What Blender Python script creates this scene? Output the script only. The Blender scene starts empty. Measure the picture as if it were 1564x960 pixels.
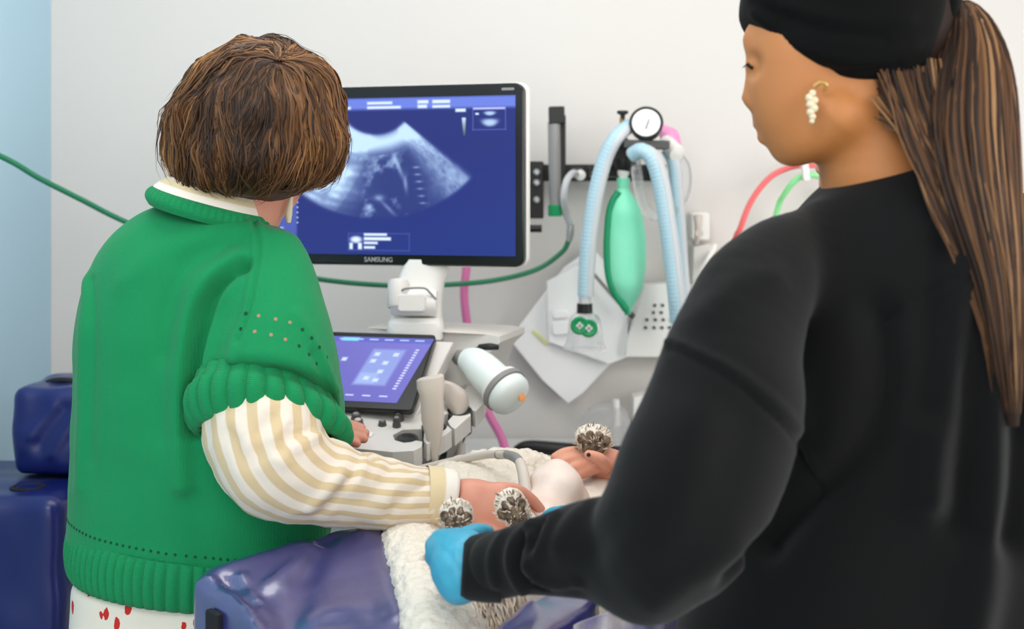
import bpy, math, random
import numpy as np
from mathutils import Vector, noise
from mathutils.bvhtree import BVHTree

random.seed(7); rng = np.random.default_rng(7)
C = bpy.context.scene.collection
scn = bpy.context.scene

# ------------------------------------------------------------------ camera, world, lights
FPX = 1900.0; CAMZ = 1.45; HZ = 300.0          # focal length in pixels (1564 wide), eye height, horizon row
cam_d = bpy.data.cameras.new('camera'); cam = bpy.data.objects.new('camera', cam_d); C.objects.link(cam)
cam.location = (0, 0, CAMZ); cam.rotation_euler = (math.pi/2, 0, 0)
cam_d.sensor_width = 36; cam_d.lens = 36*FPX/1564; cam_d.shift_y = -(480-HZ)/1564
cam_d.clip_start = .05
cam_d.dof.use_dof = True; cam_d.dof.focus_distance = 1.9; cam_d.dof.aperture_fstop = 3.6
scn.camera = cam
scn.view_settings.view_transform = 'Standard'; scn.view_settings.look = 'None'
scn.view_settings.gamma = 1; scn.view_settings.use_curve_mapping = False
scn.view_settings.exposure = 0.26
w = bpy.data.worlds.new('world'); scn.world = w; w.use_nodes = True
w.node_tree.nodes['Background'].inputs[0].default_value = (1, .985, .96, 1)
w.node_tree.nodes['Background'].inputs[1].default_value = 1.25

def area(name, loc, size, power, aim, col=(1, 1, 1)):
    l = bpy.data.lights.new(name, 'AREA'); l.shape = 'RECTANGLE'; l.size, l.size_y = size; l.energy = power; l.color = col
    o = bpy.data.objects.new(name, l); C.objects.link(o); o.location = loc
    o.rotation_euler = (Vector(aim)-Vector(loc)).to_track_quat('-Z', 'Y').to_euler(); return o
area('ceiling_panel_light', (-.1, 1.9, 2.62), (1.8, 1.0), 16, (-.1, 2.1, 0), (1, .98, .95))
area('ceiling_panel_light_rear', (-0.6, .2, 2.62), (1.4, 1.2), 22, (-.5, 2.2, 1.0), (1, .98, .95))
area('side_window_daylight', (2.32, 1.45, 1.3), (1.8, 1.9), 40, (-.5, 2.9, .85), (1, .99, .97))
area('rear_fill_light', (-.1, -1.45, 1.35), (3.0, 1.7), 4, (.1, 3, 1.0), (1, .99, .97))  # added fill behind the camera, lifts the lower back wall; no window there
area('window_daylight', (1.7, -.2, 1.9), (1.4, 1.4), 13, (0.2, 2.0, 1.1), (1, .99, .97))

# ------------------------------------------------------------------ helpers
def P(px, py, d): return np.array([(px-782)/FPX*d, d, CAMZ-(py-HZ)/FPX*d])
def R(px, d): return px*d/FPX
def srgb(h):
    h = h.lstrip('#'); v = [int(h[i:i+2], 16)/255 for i in (0, 2, 4)]
    return tuple((x/12.92 if x <= .04045 else ((x+.055)/1.055)**2.4) for x in v)+(1,)

def mat(name, col, rough=.5, metal=0, bump=None, var=None, sheen=0, trans=0, alpha=1, emis=0, attr=None, coat=0, sss=0, ior=1.45, spec=.5):
    """bump=(kind, scale, strength[, stretch xyz]); var=(hex2, scale, amount)"""
    m = bpy.data.materials.new(name); m.use_nodes = True; nt = m.node_tree; N = nt.nodes; L = nt.links
    b = N['Principled BSDF']; c = srgb(col) if isinstance(col, str) else col
    b.inputs['Base Color'].default_value = c; b.inputs['Roughness'].default_value = rough
    b.inputs['Metallic'].default_value = metal; b.inputs['IOR'].default_value = ior; b.inputs['Specular IOR Level'].default_value = spec
    if sheen: b.inputs['Sheen Weight'].default_value = sheen; b.inputs['Sheen Roughness'].default_value = .5
    if trans: b.inputs['Transmission Weight'].default_value = trans
    if alpha < 1: b.inputs['Alpha'].default_value = alpha
    if coat: b.inputs['Coat Weight'].default_value = coat; b.inputs['Coat Roughness'].default_value = .2
    if sss:
        b.inputs['Subsurface Weight'].default_value = sss; b.inputs['Subsurface Radius'].default_value = (1, .35, .2); b.inputs['Subsurface Scale'].default_value = .01
    tc = N.new('ShaderNodeTexCoord')
    src = None
    if attr:
        a = N.new('ShaderNodeAttribute'); a.attribute_name = attr; L.new(a.outputs['Color'], b.inputs['Base Color']); src = a.outputs['Color']
        if emis:
            L.new(a.outputs['Color'], b.inputs['Emission Color']); b.inputs['Emission Strength'].default_value = emis
            for l in list(b.inputs['Base Color'].links): L.remove(l)
            b.inputs['Base Color'].default_value = (.004, .004, .006, 1); b.inputs['Specular IOR Level'].default_value = .15
    elif emis:
        b.inputs['Emission Color'].default_value = c; b.inputs['Emission Strength'].default_value = emis
    if var:
        n = N.new('ShaderNodeTexNoise'); n.inputs['Scale'].default_value = var[1]; n.inputs['Detail'].default_value = 5
        L.new(tc.outputs['Object'], n.inputs['Vector'])
        r = N.new('ShaderNodeValToRGB'); r.color_ramp.elements[0].position = .5-var[2]; r.color_ramp.elements[1].position = .5+var[2]
        r.color_ramp.elements[0].color = c; r.color_ramp.elements[1].color = srgb(var[0])
        L.new(n.outputs['Fac'], r.inputs['Fac']); L.new(r.outputs['Color'], b.inputs['Base Color'])
    if bump:
        bumps = bump if isinstance(bump, list) else [bump]; prev = None
        for bp in bumps:
            mp = N.new('ShaderNodeMapping'); L.new(tc.outputs['Object'], mp.inputs['Vector'])
            if len(bp) > 3: mp.inputs['Scale'].default_value = bp[3]
            if bp[0] == 'noise':
                t = N.new('ShaderNodeTexNoise'); t.inputs['Scale'].default_value = bp[1]; t.inputs['Detail'].default_value = 4; out = t.outputs['Fac']
            elif bp[0] == 'voronoi':
                t = N.new('ShaderNodeTexVoronoi'); t.inputs['Scale'].default_value = bp[1]; out = t.outputs['Distance']
            else:
                t = N.new('ShaderNodeTexWave'); t.inputs['Scale'].default_value = bp[1]; t.inputs['Distortion'].default_value = 1.2
                t.bands_direction = bp[0][-1].upper(); out = t.outputs['Fac']
            L.new(mp.outputs['Vector'], t.inputs['Vector'])
            bn = N.new('ShaderNodeBump'); bn.inputs['Strength'].default_value = bp[2]; bn.inputs['Distance'].default_value = .004
            L.new(out, bn.inputs['Height'])
            if prev: L.new(prev.outputs['Normal'], bn.inputs['Normal'])
            prev = bn
        L.new(prev.outputs['Normal'], b.inputs['Normal'])
    return m

def make(name, V, Fc, m, parent=None, smooth=True, uv=None, colors=None, sharp=None):
    me = bpy.data.meshes.new(name); me.from_pydata([tuple(map(float, v)) for v in V], [], [tuple(int(i) for i in f) for f in Fc])
    if smooth:
        me.polygons.foreach_set('use_smooth', [True]*len(me.polygons))
        if sharp: 
            try: me.set_sharp_from_angle(angle=math.radians(sharp))
            except Exception: pass
    me.materials.append(m)
    if uv is not None:
        l = me.uv_layers.new(name='UVMap'); idx = np.zeros(len(me.loops), dtype=np.int32); me.loops.foreach_get('vertex_index', idx)
        l.data.foreach_set('uv', np.asarray(uv, dtype=np.float32)[idx].ravel())
    if colors is not None:
        a = me.color_attributes.new('tint', 'FLOAT_COLOR', 'POINT')
        cc = np.ones((len(V), 4), np.float32); cc[:, :3] = colors; a.data.foreach_set('color', cc.ravel())
    me.update()
    o = bpy.data.objects.new(name, me); C.objects.link(o)
    if parent: o.parent = parent; o.matrix_parent_inverse = parent.matrix_world.inverted()
    return o

def thing(name, label, cat, loc, group=None):
    o = bpy.data.objects.new(name, None); C.objects.link(o); o.location = tuple(map(float, loc)); o.empty_display_size = .05
    o['label'] = label; o['category'] = cat
    if group: o['group'] = group
    bpy.context.view_layer.update()
    return o
def tag(o, label, cat, group=None, kind=None):
    o['label'] = label; o['category'] = cat
    if group: o['group'] = group
    if kind: o['kind'] = kind
    return o
def struct(o): o['kind'] = 'structure'; return o

class G:                                             # collects geometry for one mesh
    def __init__(s): s.V = []; s.F = []; s.U = []; s.Cc = []
    def add(s, V, F, U=None, col=None):
        n = len(s.V); s.V += [tuple(v) for v in V]; s.F += [tuple(i+n for i in f) for f in F]
        s.U += (list(U) if U is not None else [(0, 0)]*len(V))
        s.Cc += [col if col is not None else (1, 1, 1)]*len(V); return s
    def addm(s, m): return s.add(m[0], m[1])
    def build(s, name, m, parent=None, smooth=True, sharp=40, col=False):
        return make(name, s.V, s.F, m, parent, smooth, uv=s.U, colors=(np.array(s.Cc) if col else None), sharp=sharp)

def loft(rings, caps=True, U=True):
    n = len(rings[0]); V = [p for r in rings for p in r]; F = []; uv = []
    for i in range(len(rings)):
        for j in range(n): uv.append((j/n, i/(len(rings)-1)))
    for i in range(len(rings)-1):
        for j in range(n):
            k = (j+1) % n; F.append((i*n+j, i*n+k, (i+1)*n+k, (i+1)*n+j))
    if caps: F.append(tuple(range(n))[::-1]); F.append(tuple((len(rings)-1)*n+j for j in range(n)))
    return V, F, uv

def cr(pts, n):                                      # Catmull-Rom resample (rows may carry radii)
    p = np.array(pts, float); m = len(p)
    if m == 2: t = np.linspace(0, 1, n)[:, None]; return p[0]*(1-t)+p[1]*t
    q = np.vstack([2*p[0]-p[1], p, 2*p[-1]-p[-2]]); out = []
    for u in np.linspace(0, m-1, n):
        i = min(int(u), m-2); t = u-i; a, b, c, d = q[i], q[i+1], q[i+2], q[i+3]
        out.append(.5*(2*b+(c-a)*t+(2*a-5*b+4*c-d)*t*t+(3*b-a-3*c+d)*t**3))
    return np.array(out)

def tube(pts, r, n=12, seg=None, corr=None, caps=True):
    """pts list of 3D, r scalar or list. corr=(pitch, depth) corrugation"""
    pts = np.array(pts, float); rr = np.full(len(pts), r, float) if np.isscalar(r) else np.array(r, float)
    A = cr(np.c_[pts, rr], seg or max(len(pts)*6, 8)); p = A[:, :3]; rr = A[:, 3].copy()
    t = np.gradient(p, axis=0); t /= np.linalg.norm(t, axis=1)[:, None]+1e-12
    s = np.r_[0, np.cumsum(np.linalg.norm(np.diff(p, axis=0), axis=1))]
    if corr: rr += corr[1]*np.sin(s/corr[0]*2*math.pi)
    up = np.array([0, 0, 1.]) if abs(t[0][2]) < .9 else np.array([1., 0, 0])
    u = np.cross(t[0], up); u /= np.linalg.norm(u); rings = []
    for i in range(len(p)):
        u = u-t[i]*np.dot(u, t[i]); u /= np.linalg.norm(u); v = np.cross(t[i], u)
        a = np.linspace(0, 2*math.pi, n, endpoint=False)[:, None]
        rings.append(p[i]+rr[i]*(np.cos(a)*u+np.sin(a)*v))
    return loft(rings, caps)

def ptube(pp, r, **k): return tube([P(*q) for q in pp], r, **k)     # through pixel+depth points

def lathe(prof, c, axis, n=28):
    """prof [(radius, h)], around axis from point c"""
    ax = np.array(axis, float); ax /= np.linalg.norm(ax); up = np.array([0, 0, 1.]) if abs(ax[2]) < .9 else np.array([1., 0, 0])
    u = np.cross(up, ax); u /= np.linalg.norm(u); v = np.cross(ax, u); a = np.linspace(0, 2*math.pi, n, endpoint=False)[:, None]
    return loft([np.array(c)+ax*h+max(r, 1e-5)*(np.cos(a)*u+np.sin(a)*v) for r, h in prof], True)

def rpoly(w, h, r, k=5):                             # rounded rectangle outline
    o = []
    for cx, cy, a0 in ((w/2-r, h/2-r, 0), (-w/2+r, h/2-r, 90), (-w/2+r, -h/2+r, 180), (w/2-r, -h/2+r, 270)):
        for i in range(k+1): a = math.radians(a0+90*i/k); o.append((cx+r*math.cos(a), cy+r*math.sin(a)))
    return o

def slab(c, u, v, w, h, t, r=.01, e=.002):
    """rounded plate centred at c in plane u,v, thickness t along n=u x v, edges eased by e"""
    c = np.array(c, float); u = np.array(u, float)/np.linalg.norm(u); v = np.array(v, float); v = v-u*np.dot(u, v); v /= np.linalg.norm(v); n = np.cross(u, v)
    rings = []
    for dz, ins in ((-t/2, e), (-t/2+e, 0), (t/2-e, 0), (t/2, e)):
        rings.append([c+u*a+v*b+n*dz for a, b in rpoly(w-2*ins, h-2*ins, max(r-ins, .0005))])
    return loft(rings)
def box(c, sx, sy, sz, r=.004, e=.002): return slab(c, (1, 0, 0), (0, 1, 0), sx, sy, sz, r, e)

def extrude(poly, off, e=0):
    """poly: list of 3D points (planar), extruded by vector off"""
    p = [np.array(q, float) for q in poly]; off = np.array(off, float); c = sum(p)/len(p)
    rings = [[q+(c-q)*.012 for q in p], [q+off*.06 for q in p], [q+off*.94 for q in p], [q+off+(c-q)*.012 for q in p]]
    return loft(rings)

def on_plane(px, py, p0, n):
    d = P(px, py, 1.0)-np.array([0, 0, CAMZ]); o = np.array([0, 0, CAMZ]); t = np.dot(np.array(p0)-o, n)/np.dot(d, n); return o+d*t

# ------------------------------------------------------------------ distance-field modelling
def smin(a, b, k):
    h = np.clip(.5+.5*(b-a)/k, 0, 1); return b*(1-h)+a*h-k*h*(1-h)
def smax(a, b, k): return -smin(-a, -b, k)
def masked(p, lo, hi, fn, mg=.05):
    d = np.linalg.norm(np.maximum(np.maximum(lo-p, p-hi), 0), axis=1); out = d+mg*.5; m = d < mg
    if m.any(): out[m] = fn(p[m])
    return out
class S:
    """smooth union of primitives"""
    def __init__(s, k=.02): s.k = k; s.pr = []; s.lo = np.full(3, 1e9); s.hi = -s.lo
    def _a(s, fn, lo, hi, k=None, sub=False):
        lo = np.array(lo, float); hi = np.array(hi, float)
        s.pr.append((lambda p: masked(p, lo, hi, fn), s.k if k is None else k, sub))
        if not sub: s.lo = np.minimum(s.lo, lo); s.hi = np.maximum(s.hi, hi)
        return s
    def ell(s, c, r, rot=None, k=None, sub=False):
        c = np.array(c, float); r = np.array(r, float); M = np.eye(3) if rot is None else np.array(rot)   # rows = axes
        def fn(p):
            q = (p-c)@M.T; k0 = np.linalg.norm(q/r, axis=1); k1 = np.linalg.norm(q/(r*r), axis=1)+1e-9; return k0*(k0-1)/k1
        m = max(r) if rot is not None else r
        return s._a(fn, c-m, c+m, k, sub)
    def tube(s, pts, rad, seg=None, sy=1.0, k=None, sub=False):
        A = cr(np.c_[np.array(pts, float), np.array(rad, float)], seg or max(len(pts)*3, 4)); rm = A[:, 3].max()*max(1, sy)
        sc = np.array([1, 1/sy, 1])
        def fn(p):
            q = p*sc; f = np.full(len(p), 1e9)
            for a, b in zip(A[:-1], A[1:]):
                a3 = a[:3]*sc; ab = b[:3]*sc-a3; t = np.clip(((q-a3)@ab)/(ab@ab+1e-12), 0, 1)
                f = np.minimum(f, np.linalg.norm(q-a3-t[:, None]*ab, axis=1)-(a[3]+(b[3]-a[3])*t))
            return f*min(1, sy)
        return s._a(fn, A[:, :3].min(0)-rm, A[:, :3].max(0)+rm, k, sub)
    def rows(s, rows, ex=2.3, k=None):
        """rows: (z, x0, x1, y0, y1) world"""
        r = np.array(sorted(rows), float)
        zs = np.linspace(r[0, 0], r[-1, 0], 80); I = [np.interp(zs, r[:, 0], r[:, i]) for i in range(1, 5)]
        for _ in range(2):
            for a in I: a[1:-1] = (a[:-2]+a[1:-1]*2+a[2:])/4
        def fn(p):
            x0, x1, y0, y1 = [np.interp(p[:, 2], zs, a) for a in I]
            ax = (x1-x0)/2; ay = (y1-y0)/2
            kk = (np.abs((p[:, 0]-(x0+x1)/2)/ax)**ex+np.abs((p[:, 1]-(y0+y1)/2)/ay)**ex)**(1/ex)
            f = (kk-1)*np.minimum(ax, ay); e = np.maximum(zs[0]-p[:, 2], p[:, 2]-zs[-1]); return smax(f, e, .015)
        return s._a(fn, (r[:, 1].min(), r[:, 3].min(), r[0, 0]), (r[:, 2].max(), r[:, 4].max(), r[-1, 0]), k)
    def plane(s, c, n, k=.01):                       # cut away the side n points to
        c = np.array(c, float); n = np.array(n, float)/np.linalg.norm(n)
        s.pr.append((lambda p: -((p-c)@n), k, True)); return s
    def f(s, p):
        v = None
        for fn, k, sub in s.pr:
            d = fn(p)
            v = d if v is None else (smax(v, -d, k) if sub else smin(v, d, k))
        return v
    def mesh(s, h=.005, smooth=1):
        lo = s.lo-2.5*h; n = np.ceil((s.hi+2.5*h-lo)/h/8).astype(int); B = 8
        bi = np.stack(np.meshgrid(*[np.arange(k) for k in n], indexing='ij'), -1).reshape(-1, 3)
        cen = lo+(bi*B+B/2-.5)*h; fc = s.f(cen); act = np.abs(fc) < B*h*.87*1.7+.012
        Fg = np.empty(tuple(n*B), np.float32)
        Fv = Fg.reshape(n[0], B, n[1], B, n[2], B)
        Fv[:] = fc.reshape(n)[:, None, :, None, :, None]
        loc = np.stack(np.meshgrid(*[np.arange(B)]*3, indexing='ij'), -1).reshape(-1, 3)
        ab = bi[act]
        for i in range(0, len(ab), 1500):
            b = ab[i:i+1500]; pts = lo+((b[:, None]*B+loc[None]).reshape(-1, 3))*h
            v = s.f(pts).reshape(len(b), B, B, B).astype(np.float32)
            Fv[b[:, 0], :, b[:, 1], :, b[:, 2], :] = v
        V, Fc = nets(Fg); V = lo+V*h
        if smooth: V = lap(V, Fc, smooth)
        return V, Fc

def nets(Fg):
    s = Fg < 0; c = [(i, j, k) for i in (0, 1) for j in (0, 1) for k in (0, 1)]
    sh = tuple(x-1 for x in Fg.shape); cnt = np.zeros(sh, np.int8)
    for i, j, k in c: cnt += s[i:i+sh[0], j:j+sh[1], k:k+sh[2]]
    mix = (cnt > 0) & (cnt < 8); idx = np.argwhere(mix); ids = np.full(sh, -1, np.int64); ids[mix] = np.arange(len(idx))
    vals = np.stack([Fg[idx[:, 0]+i, idx[:, 1]+j, idx[:, 2]+k] for i, j, k in c], 1).astype(float)
    pos = np.zeros((len(idx), 3)); w = np.zeros(len(idx)); ca = np.array(c, float)
    for a in range(8):
        for b in range(a+1, 8):
            if np.abs(ca[a]-ca[b]).sum() != 1: continue
            m = (vals[:, a] < 0) != (vals[:, b] < 0); t = vals[:, a]/(vals[:, a]-vals[:, b]+1e-20); t = np.clip(t, 0, 1)[:, None]
            pos += np.where(m[:, None], ca[a]+t*(ca[b]-ca[a]), 0); w += m
    V = idx+pos/w[:, None]; quads = []
    for ax in range(3):
        sl0 = [slice(1, -1)]*3; sl0[ax] = slice(0, -1); sl1 = [slice(1, -1)]*3; sl1[ax] = slice(1, None)
        d = s[tuple(sl0)] != s[tuple(sl1)]; e = np.argwhere(d); off = np.ones(3, int); off[ax] = 0; e = e+off
        ins = s[e[:, 0], e[:, 1], e[:, 2]]; o1 = np.zeros(3, int); o2 = np.zeros(3, int); o1[(ax+1) % 3] = 1; o2[(ax+2) % 3] = 1
        g = lambda q: ids[q[:, 0], q[:, 1], q[:, 2]]
        q = np.stack([g(e-o1-o2), g(e-o2), g(e), g(e-o1)], 1); q[~ins] = q[~ins][:, ::-1]; quads.append(q[(q >= 0).all(1)])
    return V, np.vstack(quads)

def lap(V, F, it, lam=.6):
    F = np.asarray(F); E = np.vstack([F[:, [0, 1]], F[:, [1, 2]], F[:, [2, 3]], F[:, [3, 0]]])
    a = np.r_[E[:, 0], E[:, 1]]; b = np.r_[E[:, 1], E[:, 0]]; n = np.bincount(a, minlength=len(V)).astype(float)[:, None]; n[n == 0] = 1
    for _ in range(it):
        s = np.stack([np.bincount(a, V[b][:, i], minlength=len(V)) for i in range(3)], 1); V = V+lam*(s/n-V)
    return V

def vnorm(V, F):
    F = np.asarray(F); n = np.cross(V[F[:, 2]]-V[F[:, 0]], V[F[:, 3]]-V[F[:, 1]]); N = np.zeros_like(V)
    for i in range(4):
        for a in range(3): N[:, a] += np.bincount(F[:, i], n[:, a], minlength=len(V))
    return N/(np.linalg.norm(N, axis=1)[:, None]+1e-12)

def pdist(V, pl):
    d = np.full(len(V), 1e9)
    for a, b in zip(pl[:-1], pl[1:]):
        ab = b-a; t = np.clip(((V-a)@ab)/(ab@ab+1e-12), 0, 1); d = np.minimum(d, np.linalg.norm(V-a-t[:, None]*ab, axis=1))
    return d

CO = Vector((0, 0, CAMZ))
def hit(bvh, px, py):
    d = (Vector(P(px, py, 1.0))-CO).normalized(); r = bvh.ray_cast(CO, d); return None if r[0] is None else (np.array(r[0]), np.array(r[1]))

def sculpt(V, F, folds):
    """folds: (pixel polyline traced on the cloth, width m, height m). Moves cloth along its normal."""
    bvh = BVHTree.FromPolygons([tuple(v) for v in V], [tuple(int(i) for i in f) for f in F]); N = vnorm(V, F); D = np.zeros(len(V))
    for pl, wd, am in folds:
        pts = [hit(bvh, x, y) for x, y in cr(pl, max(len(pl)*4, 8))]; pts = [q[0] for q in pts if q is not None]
        if len(pts) < 2: continue
        d = pdist(V, pts); D += am*np.exp(-(d/wd)**2)
    return V+N*D[:, None]

def vnoise(V, scale, amp, F=None, N=None, oct=1, seed=0):
    if N is None: N = vnorm(V, F)
    d = np.array([sum(noise.noise(Vector(v)*scale*(2**o)+Vector((seed, o*7, 0)))/(1.7**o) for o in range(oct)) for v in V])
    return V+N*(d*amp)[:, None]

# ------------------------------------------------------------------ materials
M = {}
M['wall'] = mat('wall_paint', '#dad6d2', .85, bump=('noise', 60, .03))
M['wall_blue'] = mat('wall_blue_paint', '#b5d6e8', .8, bump=('noise', 60, .03))
M['floor'] = mat('floor_vinyl', '#9aa0a4', .5, var=('#a8adb0', 40, .2))
M['white_pl'] = mat('white_plastic', '#f0eeea', .4)
M['offwhite'] = mat('offwhite_plastic', '#dcd8d3', .45)
M['grey_pl'] = mat('grey_plastic', '#8c8a88', .5)
M['dk_grey'] = mat('dark_grey_plastic', '#4c4c4c', .5)
M['black_pl'] = mat('black_plastic', '#1b1b1c', .38)
M['bezel'] = mat('bezel', '#161617', .3)
M['logo'] = mat('logo_print', '#b4b4b4', .5)
M['beige'] = mat('beige_plastic', '#cfc4ba', .5)
M['screen'] = mat('screen_glow', '#000000', .35, attr='tint', emis=1.0)
M['green_knit'] = mat('green_knit', '#00874f', .9, sheen=.08, bump=[('wavex', 75, .10), ('noise', 420, .25, (1, 1, .5))])
M['green_rib'] = mat('green_rib_knit', '#00874f', .9, sheen=.08, bump=[('wavez', 110, .2), ('noise', 380, .2)])
M['eyelet_tan'] = mat('eyelet_shirt_showing', '#a38468', .8)
M['hole'] = mat('eyelet_gap', '#0a4a30', .9)
M['black_cloth'] = mat('black_sweatshirt_cloth', '#070708', .85, sheen=.10, spec=.22, bump=('noise', 500, .15))
M['black_band'] = mat('black_headband_cloth', '#070707', .85, sheen=.02, spec=.15, bump=('noise', 60, .12, (1, 1, 6)))
M['trouser_black'] = mat('black_trouser_cloth', '#060606', .9)
M['skin_l'] = mat('light_skin', '#d08a74', .5, sss=.15, var=('#d99a84', 30, .25))
M['skin_d'] = mat('tan_skin', '#bd7c4c', .5, sss=.1, var=('#b8763f', 6, .25))
M['skin_m'] = mat('third_skin', '#dd9b82', .5, sss=.15)
M['lip'] = mat('lip', '#a5574b', .45)
M['hairs'] = mat('hair_strands', '#5a3a1c', .5, spec=.3, attr='tint')
M['hair_dk'] = mat('hair_base_dark', '#22140c', .7, spec=.2)
M['hair_br'] = mat('hair_base_brown', '#4a2d18', .55)
M['gold'] = mat('gold', '#d9b36a', .35, metal=.8)
M['pearl'] = mat('pale_shell_bead', '#e2d3b4', .35)
M['vinyl'] = mat('blue_vinyl', '#2c2c6c', .3, coat=1, bump=('noise', 14, .5), var=('#303074', 6, .3), ior=2.0)
M['vinyl_dk'] = mat('navy_vinyl', '#101d5c', .33, coat=.3, bump=('noise', 8, .3), var=('#14226a', 5, .3))
M['strap'] = mat('black_strap', '#121214', .7)
M['fleece'] = mat('cream_fleece', '#e6dccd', .95, sheen=.3, bump=[('noise', 130, .9), ('voronoi', 90, .5)])
M['fur'] = mat('cream_fur', '#eadfd2', .85, sheen=.3, bump=[('noise', 260, .5, (1, 1, .4)), ('noise', 60, .3)])
M['belly'] = mat('bare_belly_skin', '#e6cbbd', .45, coat=.15, var=('#efe0d6', 14, .2), bump=('noise', 160, .12))
M['pad'] = mat('paw_pad_skin', '#4f4035', .85, bump=('noise', 300, .8), var=('#8a7662', 110, .10))
M['glove'] = mat('blue_nitrile', '#3f9fbd', .42, bump=('noise', 55, .25))
M['hose_g'] = mat('green_rubber', '#1f7a55', .45)
M['hose_pink'] = mat('pink_tubing', '#e079ae', .4)
M['hose_red'] = mat('red_tubing', '#f0696b', .4)
M['hose_green2'] = mat('pale_green_tubing', '#8fe59a', .4)
M['hose_blue'] = mat('pale_blue_hose', '#bfe3f2', .4, trans=.15)
M['hose_clear'] = mat('clear_hose', '#eceff2', .3, trans=.35)
M['bag'] = mat('reservoir_bag_green', '#82e8c2', .42, sss=.2, var=('#92eecb', 8, .3))
M['bag_dk'] = mat('reservoir_bag_edge', '#0b8f62', .45)
M['pinkbag'] = mat('pink_rubber', '#f09ac8', .4)
M['green_cap'] = mat('green_cap', '#12945a', .4)
M['steel'] = mat('brushed_steel', '#b9b9ba', .3, metal=.9)
M['glassy'] = mat('flow_tube_grey', '#a6a6a6', .2, trans=.3)
M['paper'] = mat('white_paper', '#fdfdfd', .5)
M['frost'] = mat('frosted_plastic', '#eef0f2', .25, trans=.75, alpha=.55)
M['orange'] = mat('orange_lamp', '#f0a060', .4)
M['yellow'] = mat('yellow_print', '#eef0a8', .6)
M['gauge_face'] = mat('gauge_face', '#f4f4f2', .4)
M['teal_white'] = mat('white_gloss', '#e6efed', .3)
M['shoe'] = mat('white_shoe', '#dedede', .6)
M['shoe_b'] = mat('black_shoe', '#1a1a1a', .5)
M['worktop'] = mat('worktop_white', '#dddcda', .4)
M['drape'] = mat('pale_drape_film', '#cfc9cc', .3, coat=.3, var=('#8f8cb0', 18, .12), bump=('noise', 30, .5, (4, 4, .6)))

def stripe_mat(name, n, dirv='u', c1='#e2d6c7', c2='#d0b992', width=.5):
    m = mat(name, c1, .8, sheen=.15, bump=('noise', 500, .12)); nt = m.node_tree; N = nt.nodes; L = nt.links; b = N['Principled BSDF']
    uv = N.new('ShaderNodeUVMap'); sp = N.new('ShaderNodeSeparateXYZ'); L.new(uv.outputs['UV'], sp.inputs[0])
    a = N.new('ShaderNodeMath'); a.operation = 'MULTIPLY'; a.inputs[1].default_value = n; L.new(sp.outputs[0 if dirv == 'u' else 1], a.inputs[0])
    f = N.new('ShaderNodeMath'); f.operation = 'FRACT'; L.new(a.outputs[0], f.inputs[0])
    r = N.new('ShaderNodeValToRGB'); e = r.color_ramp.elements; e[0].position = 0; e[0].color = srgb(c1); e[1].position = width-.03; e[1].color = srgb(c1)
    for ps, c in ((width+.03, c2), (.95, c2), (1, c1)): q = e.new(ps); q.color = srgb(c)
    L.new(f.outputs[0], r.inputs[0]); L.new(r.outputs[0], b.inputs['Base Color']); return m
M['shirt'] = stripe_mat('striped_shirt_cloth', 17)
M['shirt_cuff'] = stripe_mat('striped_cuff_cloth', 1.0, 'v', '#dcc9a2', '#ece6dc', .42)
M['shirt_collar'] = stripe_mat('striped_collar_cloth', 1.5, 'v', '#efe7db', '#e0cda6', .6)

def trouser_print():
    m = mat('cream_trousers_red_print', '#e9e0d0', .8); nt = m.node_tree; N = nt.nodes; L = nt.links; b = N['Principled BSDF']
    tc = N.new('ShaderNodeTexCoord'); mp = N.new('ShaderNodeMapping'); mp.inputs['Rotation'].default_value = (.3, .4, .5); mp.inputs['Scale'].default_value = (1, 1, .55)
    v = N.new('ShaderNodeTexVoronoi'); v.inputs['Scale'].default_value = 44; v.inputs['Randomness'].default_value = .9
    L.new(tc.outputs['Object'], mp.inputs[0]); L.new(mp.outputs[0], v.inputs['Vector'])
    n = N.new('ShaderNodeTexNoise'); n.inputs['Scale'].default_value = 90; L.new(tc.outputs['Object'], n.inputs['Vector'])
    a = N.new('ShaderNodeMath'); a.operation = 'MULTIPLY_ADD'; a.inputs[1].default_value = .25; L.new(n.outputs['Fac'], a.inputs[0]); L.new(v.outputs['Distance'], a.inputs[2])
    r = N.new('ShaderNodeValToRGB'); r.color_ramp.interpolation = 'CONSTANT'; r.color_ramp.elements[0].color = srgb('#c8281f'); r.color_ramp.elements[1].position = .365; r.color_ramp.elements[1].color = srgb('#e9e0d0')
    L.new(a.outputs[0], r.inputs[0]); L.new(r.outputs[0], b.inputs['Base Color']); return m
M['print'] = trouser_print()

# ------------------------------------------------------------------ room
WY = 3.2; WX = (78-782)/FPX*WY; XR = 2.4; YB = -1.6; HC = 2.7
def wallbox(name, x0, x1, y0, y1, z0, z1, m):
    V = [(x, y, z) for x in (x0, x1) for y in (y0, y1) for z in (z0, z1)]
    F = [(0, 1, 3, 2), (4, 6, 7, 5), (0, 4, 5, 1), (2, 3, 7, 6), (0, 2, 6, 4), (1, 5, 7, 3)]
    return struct(make(name, V, F, m, smooth=False))
wallbox('floor', WX-.1, XR+.1, YB, WY+.1, -.1, 0, M['floor'])
wallbox('wall_back', WX-.1, XR+.1, WY, WY+.1, 0, HC, M['wall'])
wallbox('wall_left', WX-.1, WX, YB, WY, 0, HC, M['wall_blue'])
wallbox('wall_right', XR, XR+.1, YB, WY, 0, HC, M['wall'])
wallbox('ceiling', WX-.1, XR+.1, YB, WY+.1, HC, HC+.1, M['wall'])
wallbox('baseboard_back', WX, XR, WY-.012, WY, 0, .09, M['grey_pl'])

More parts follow.
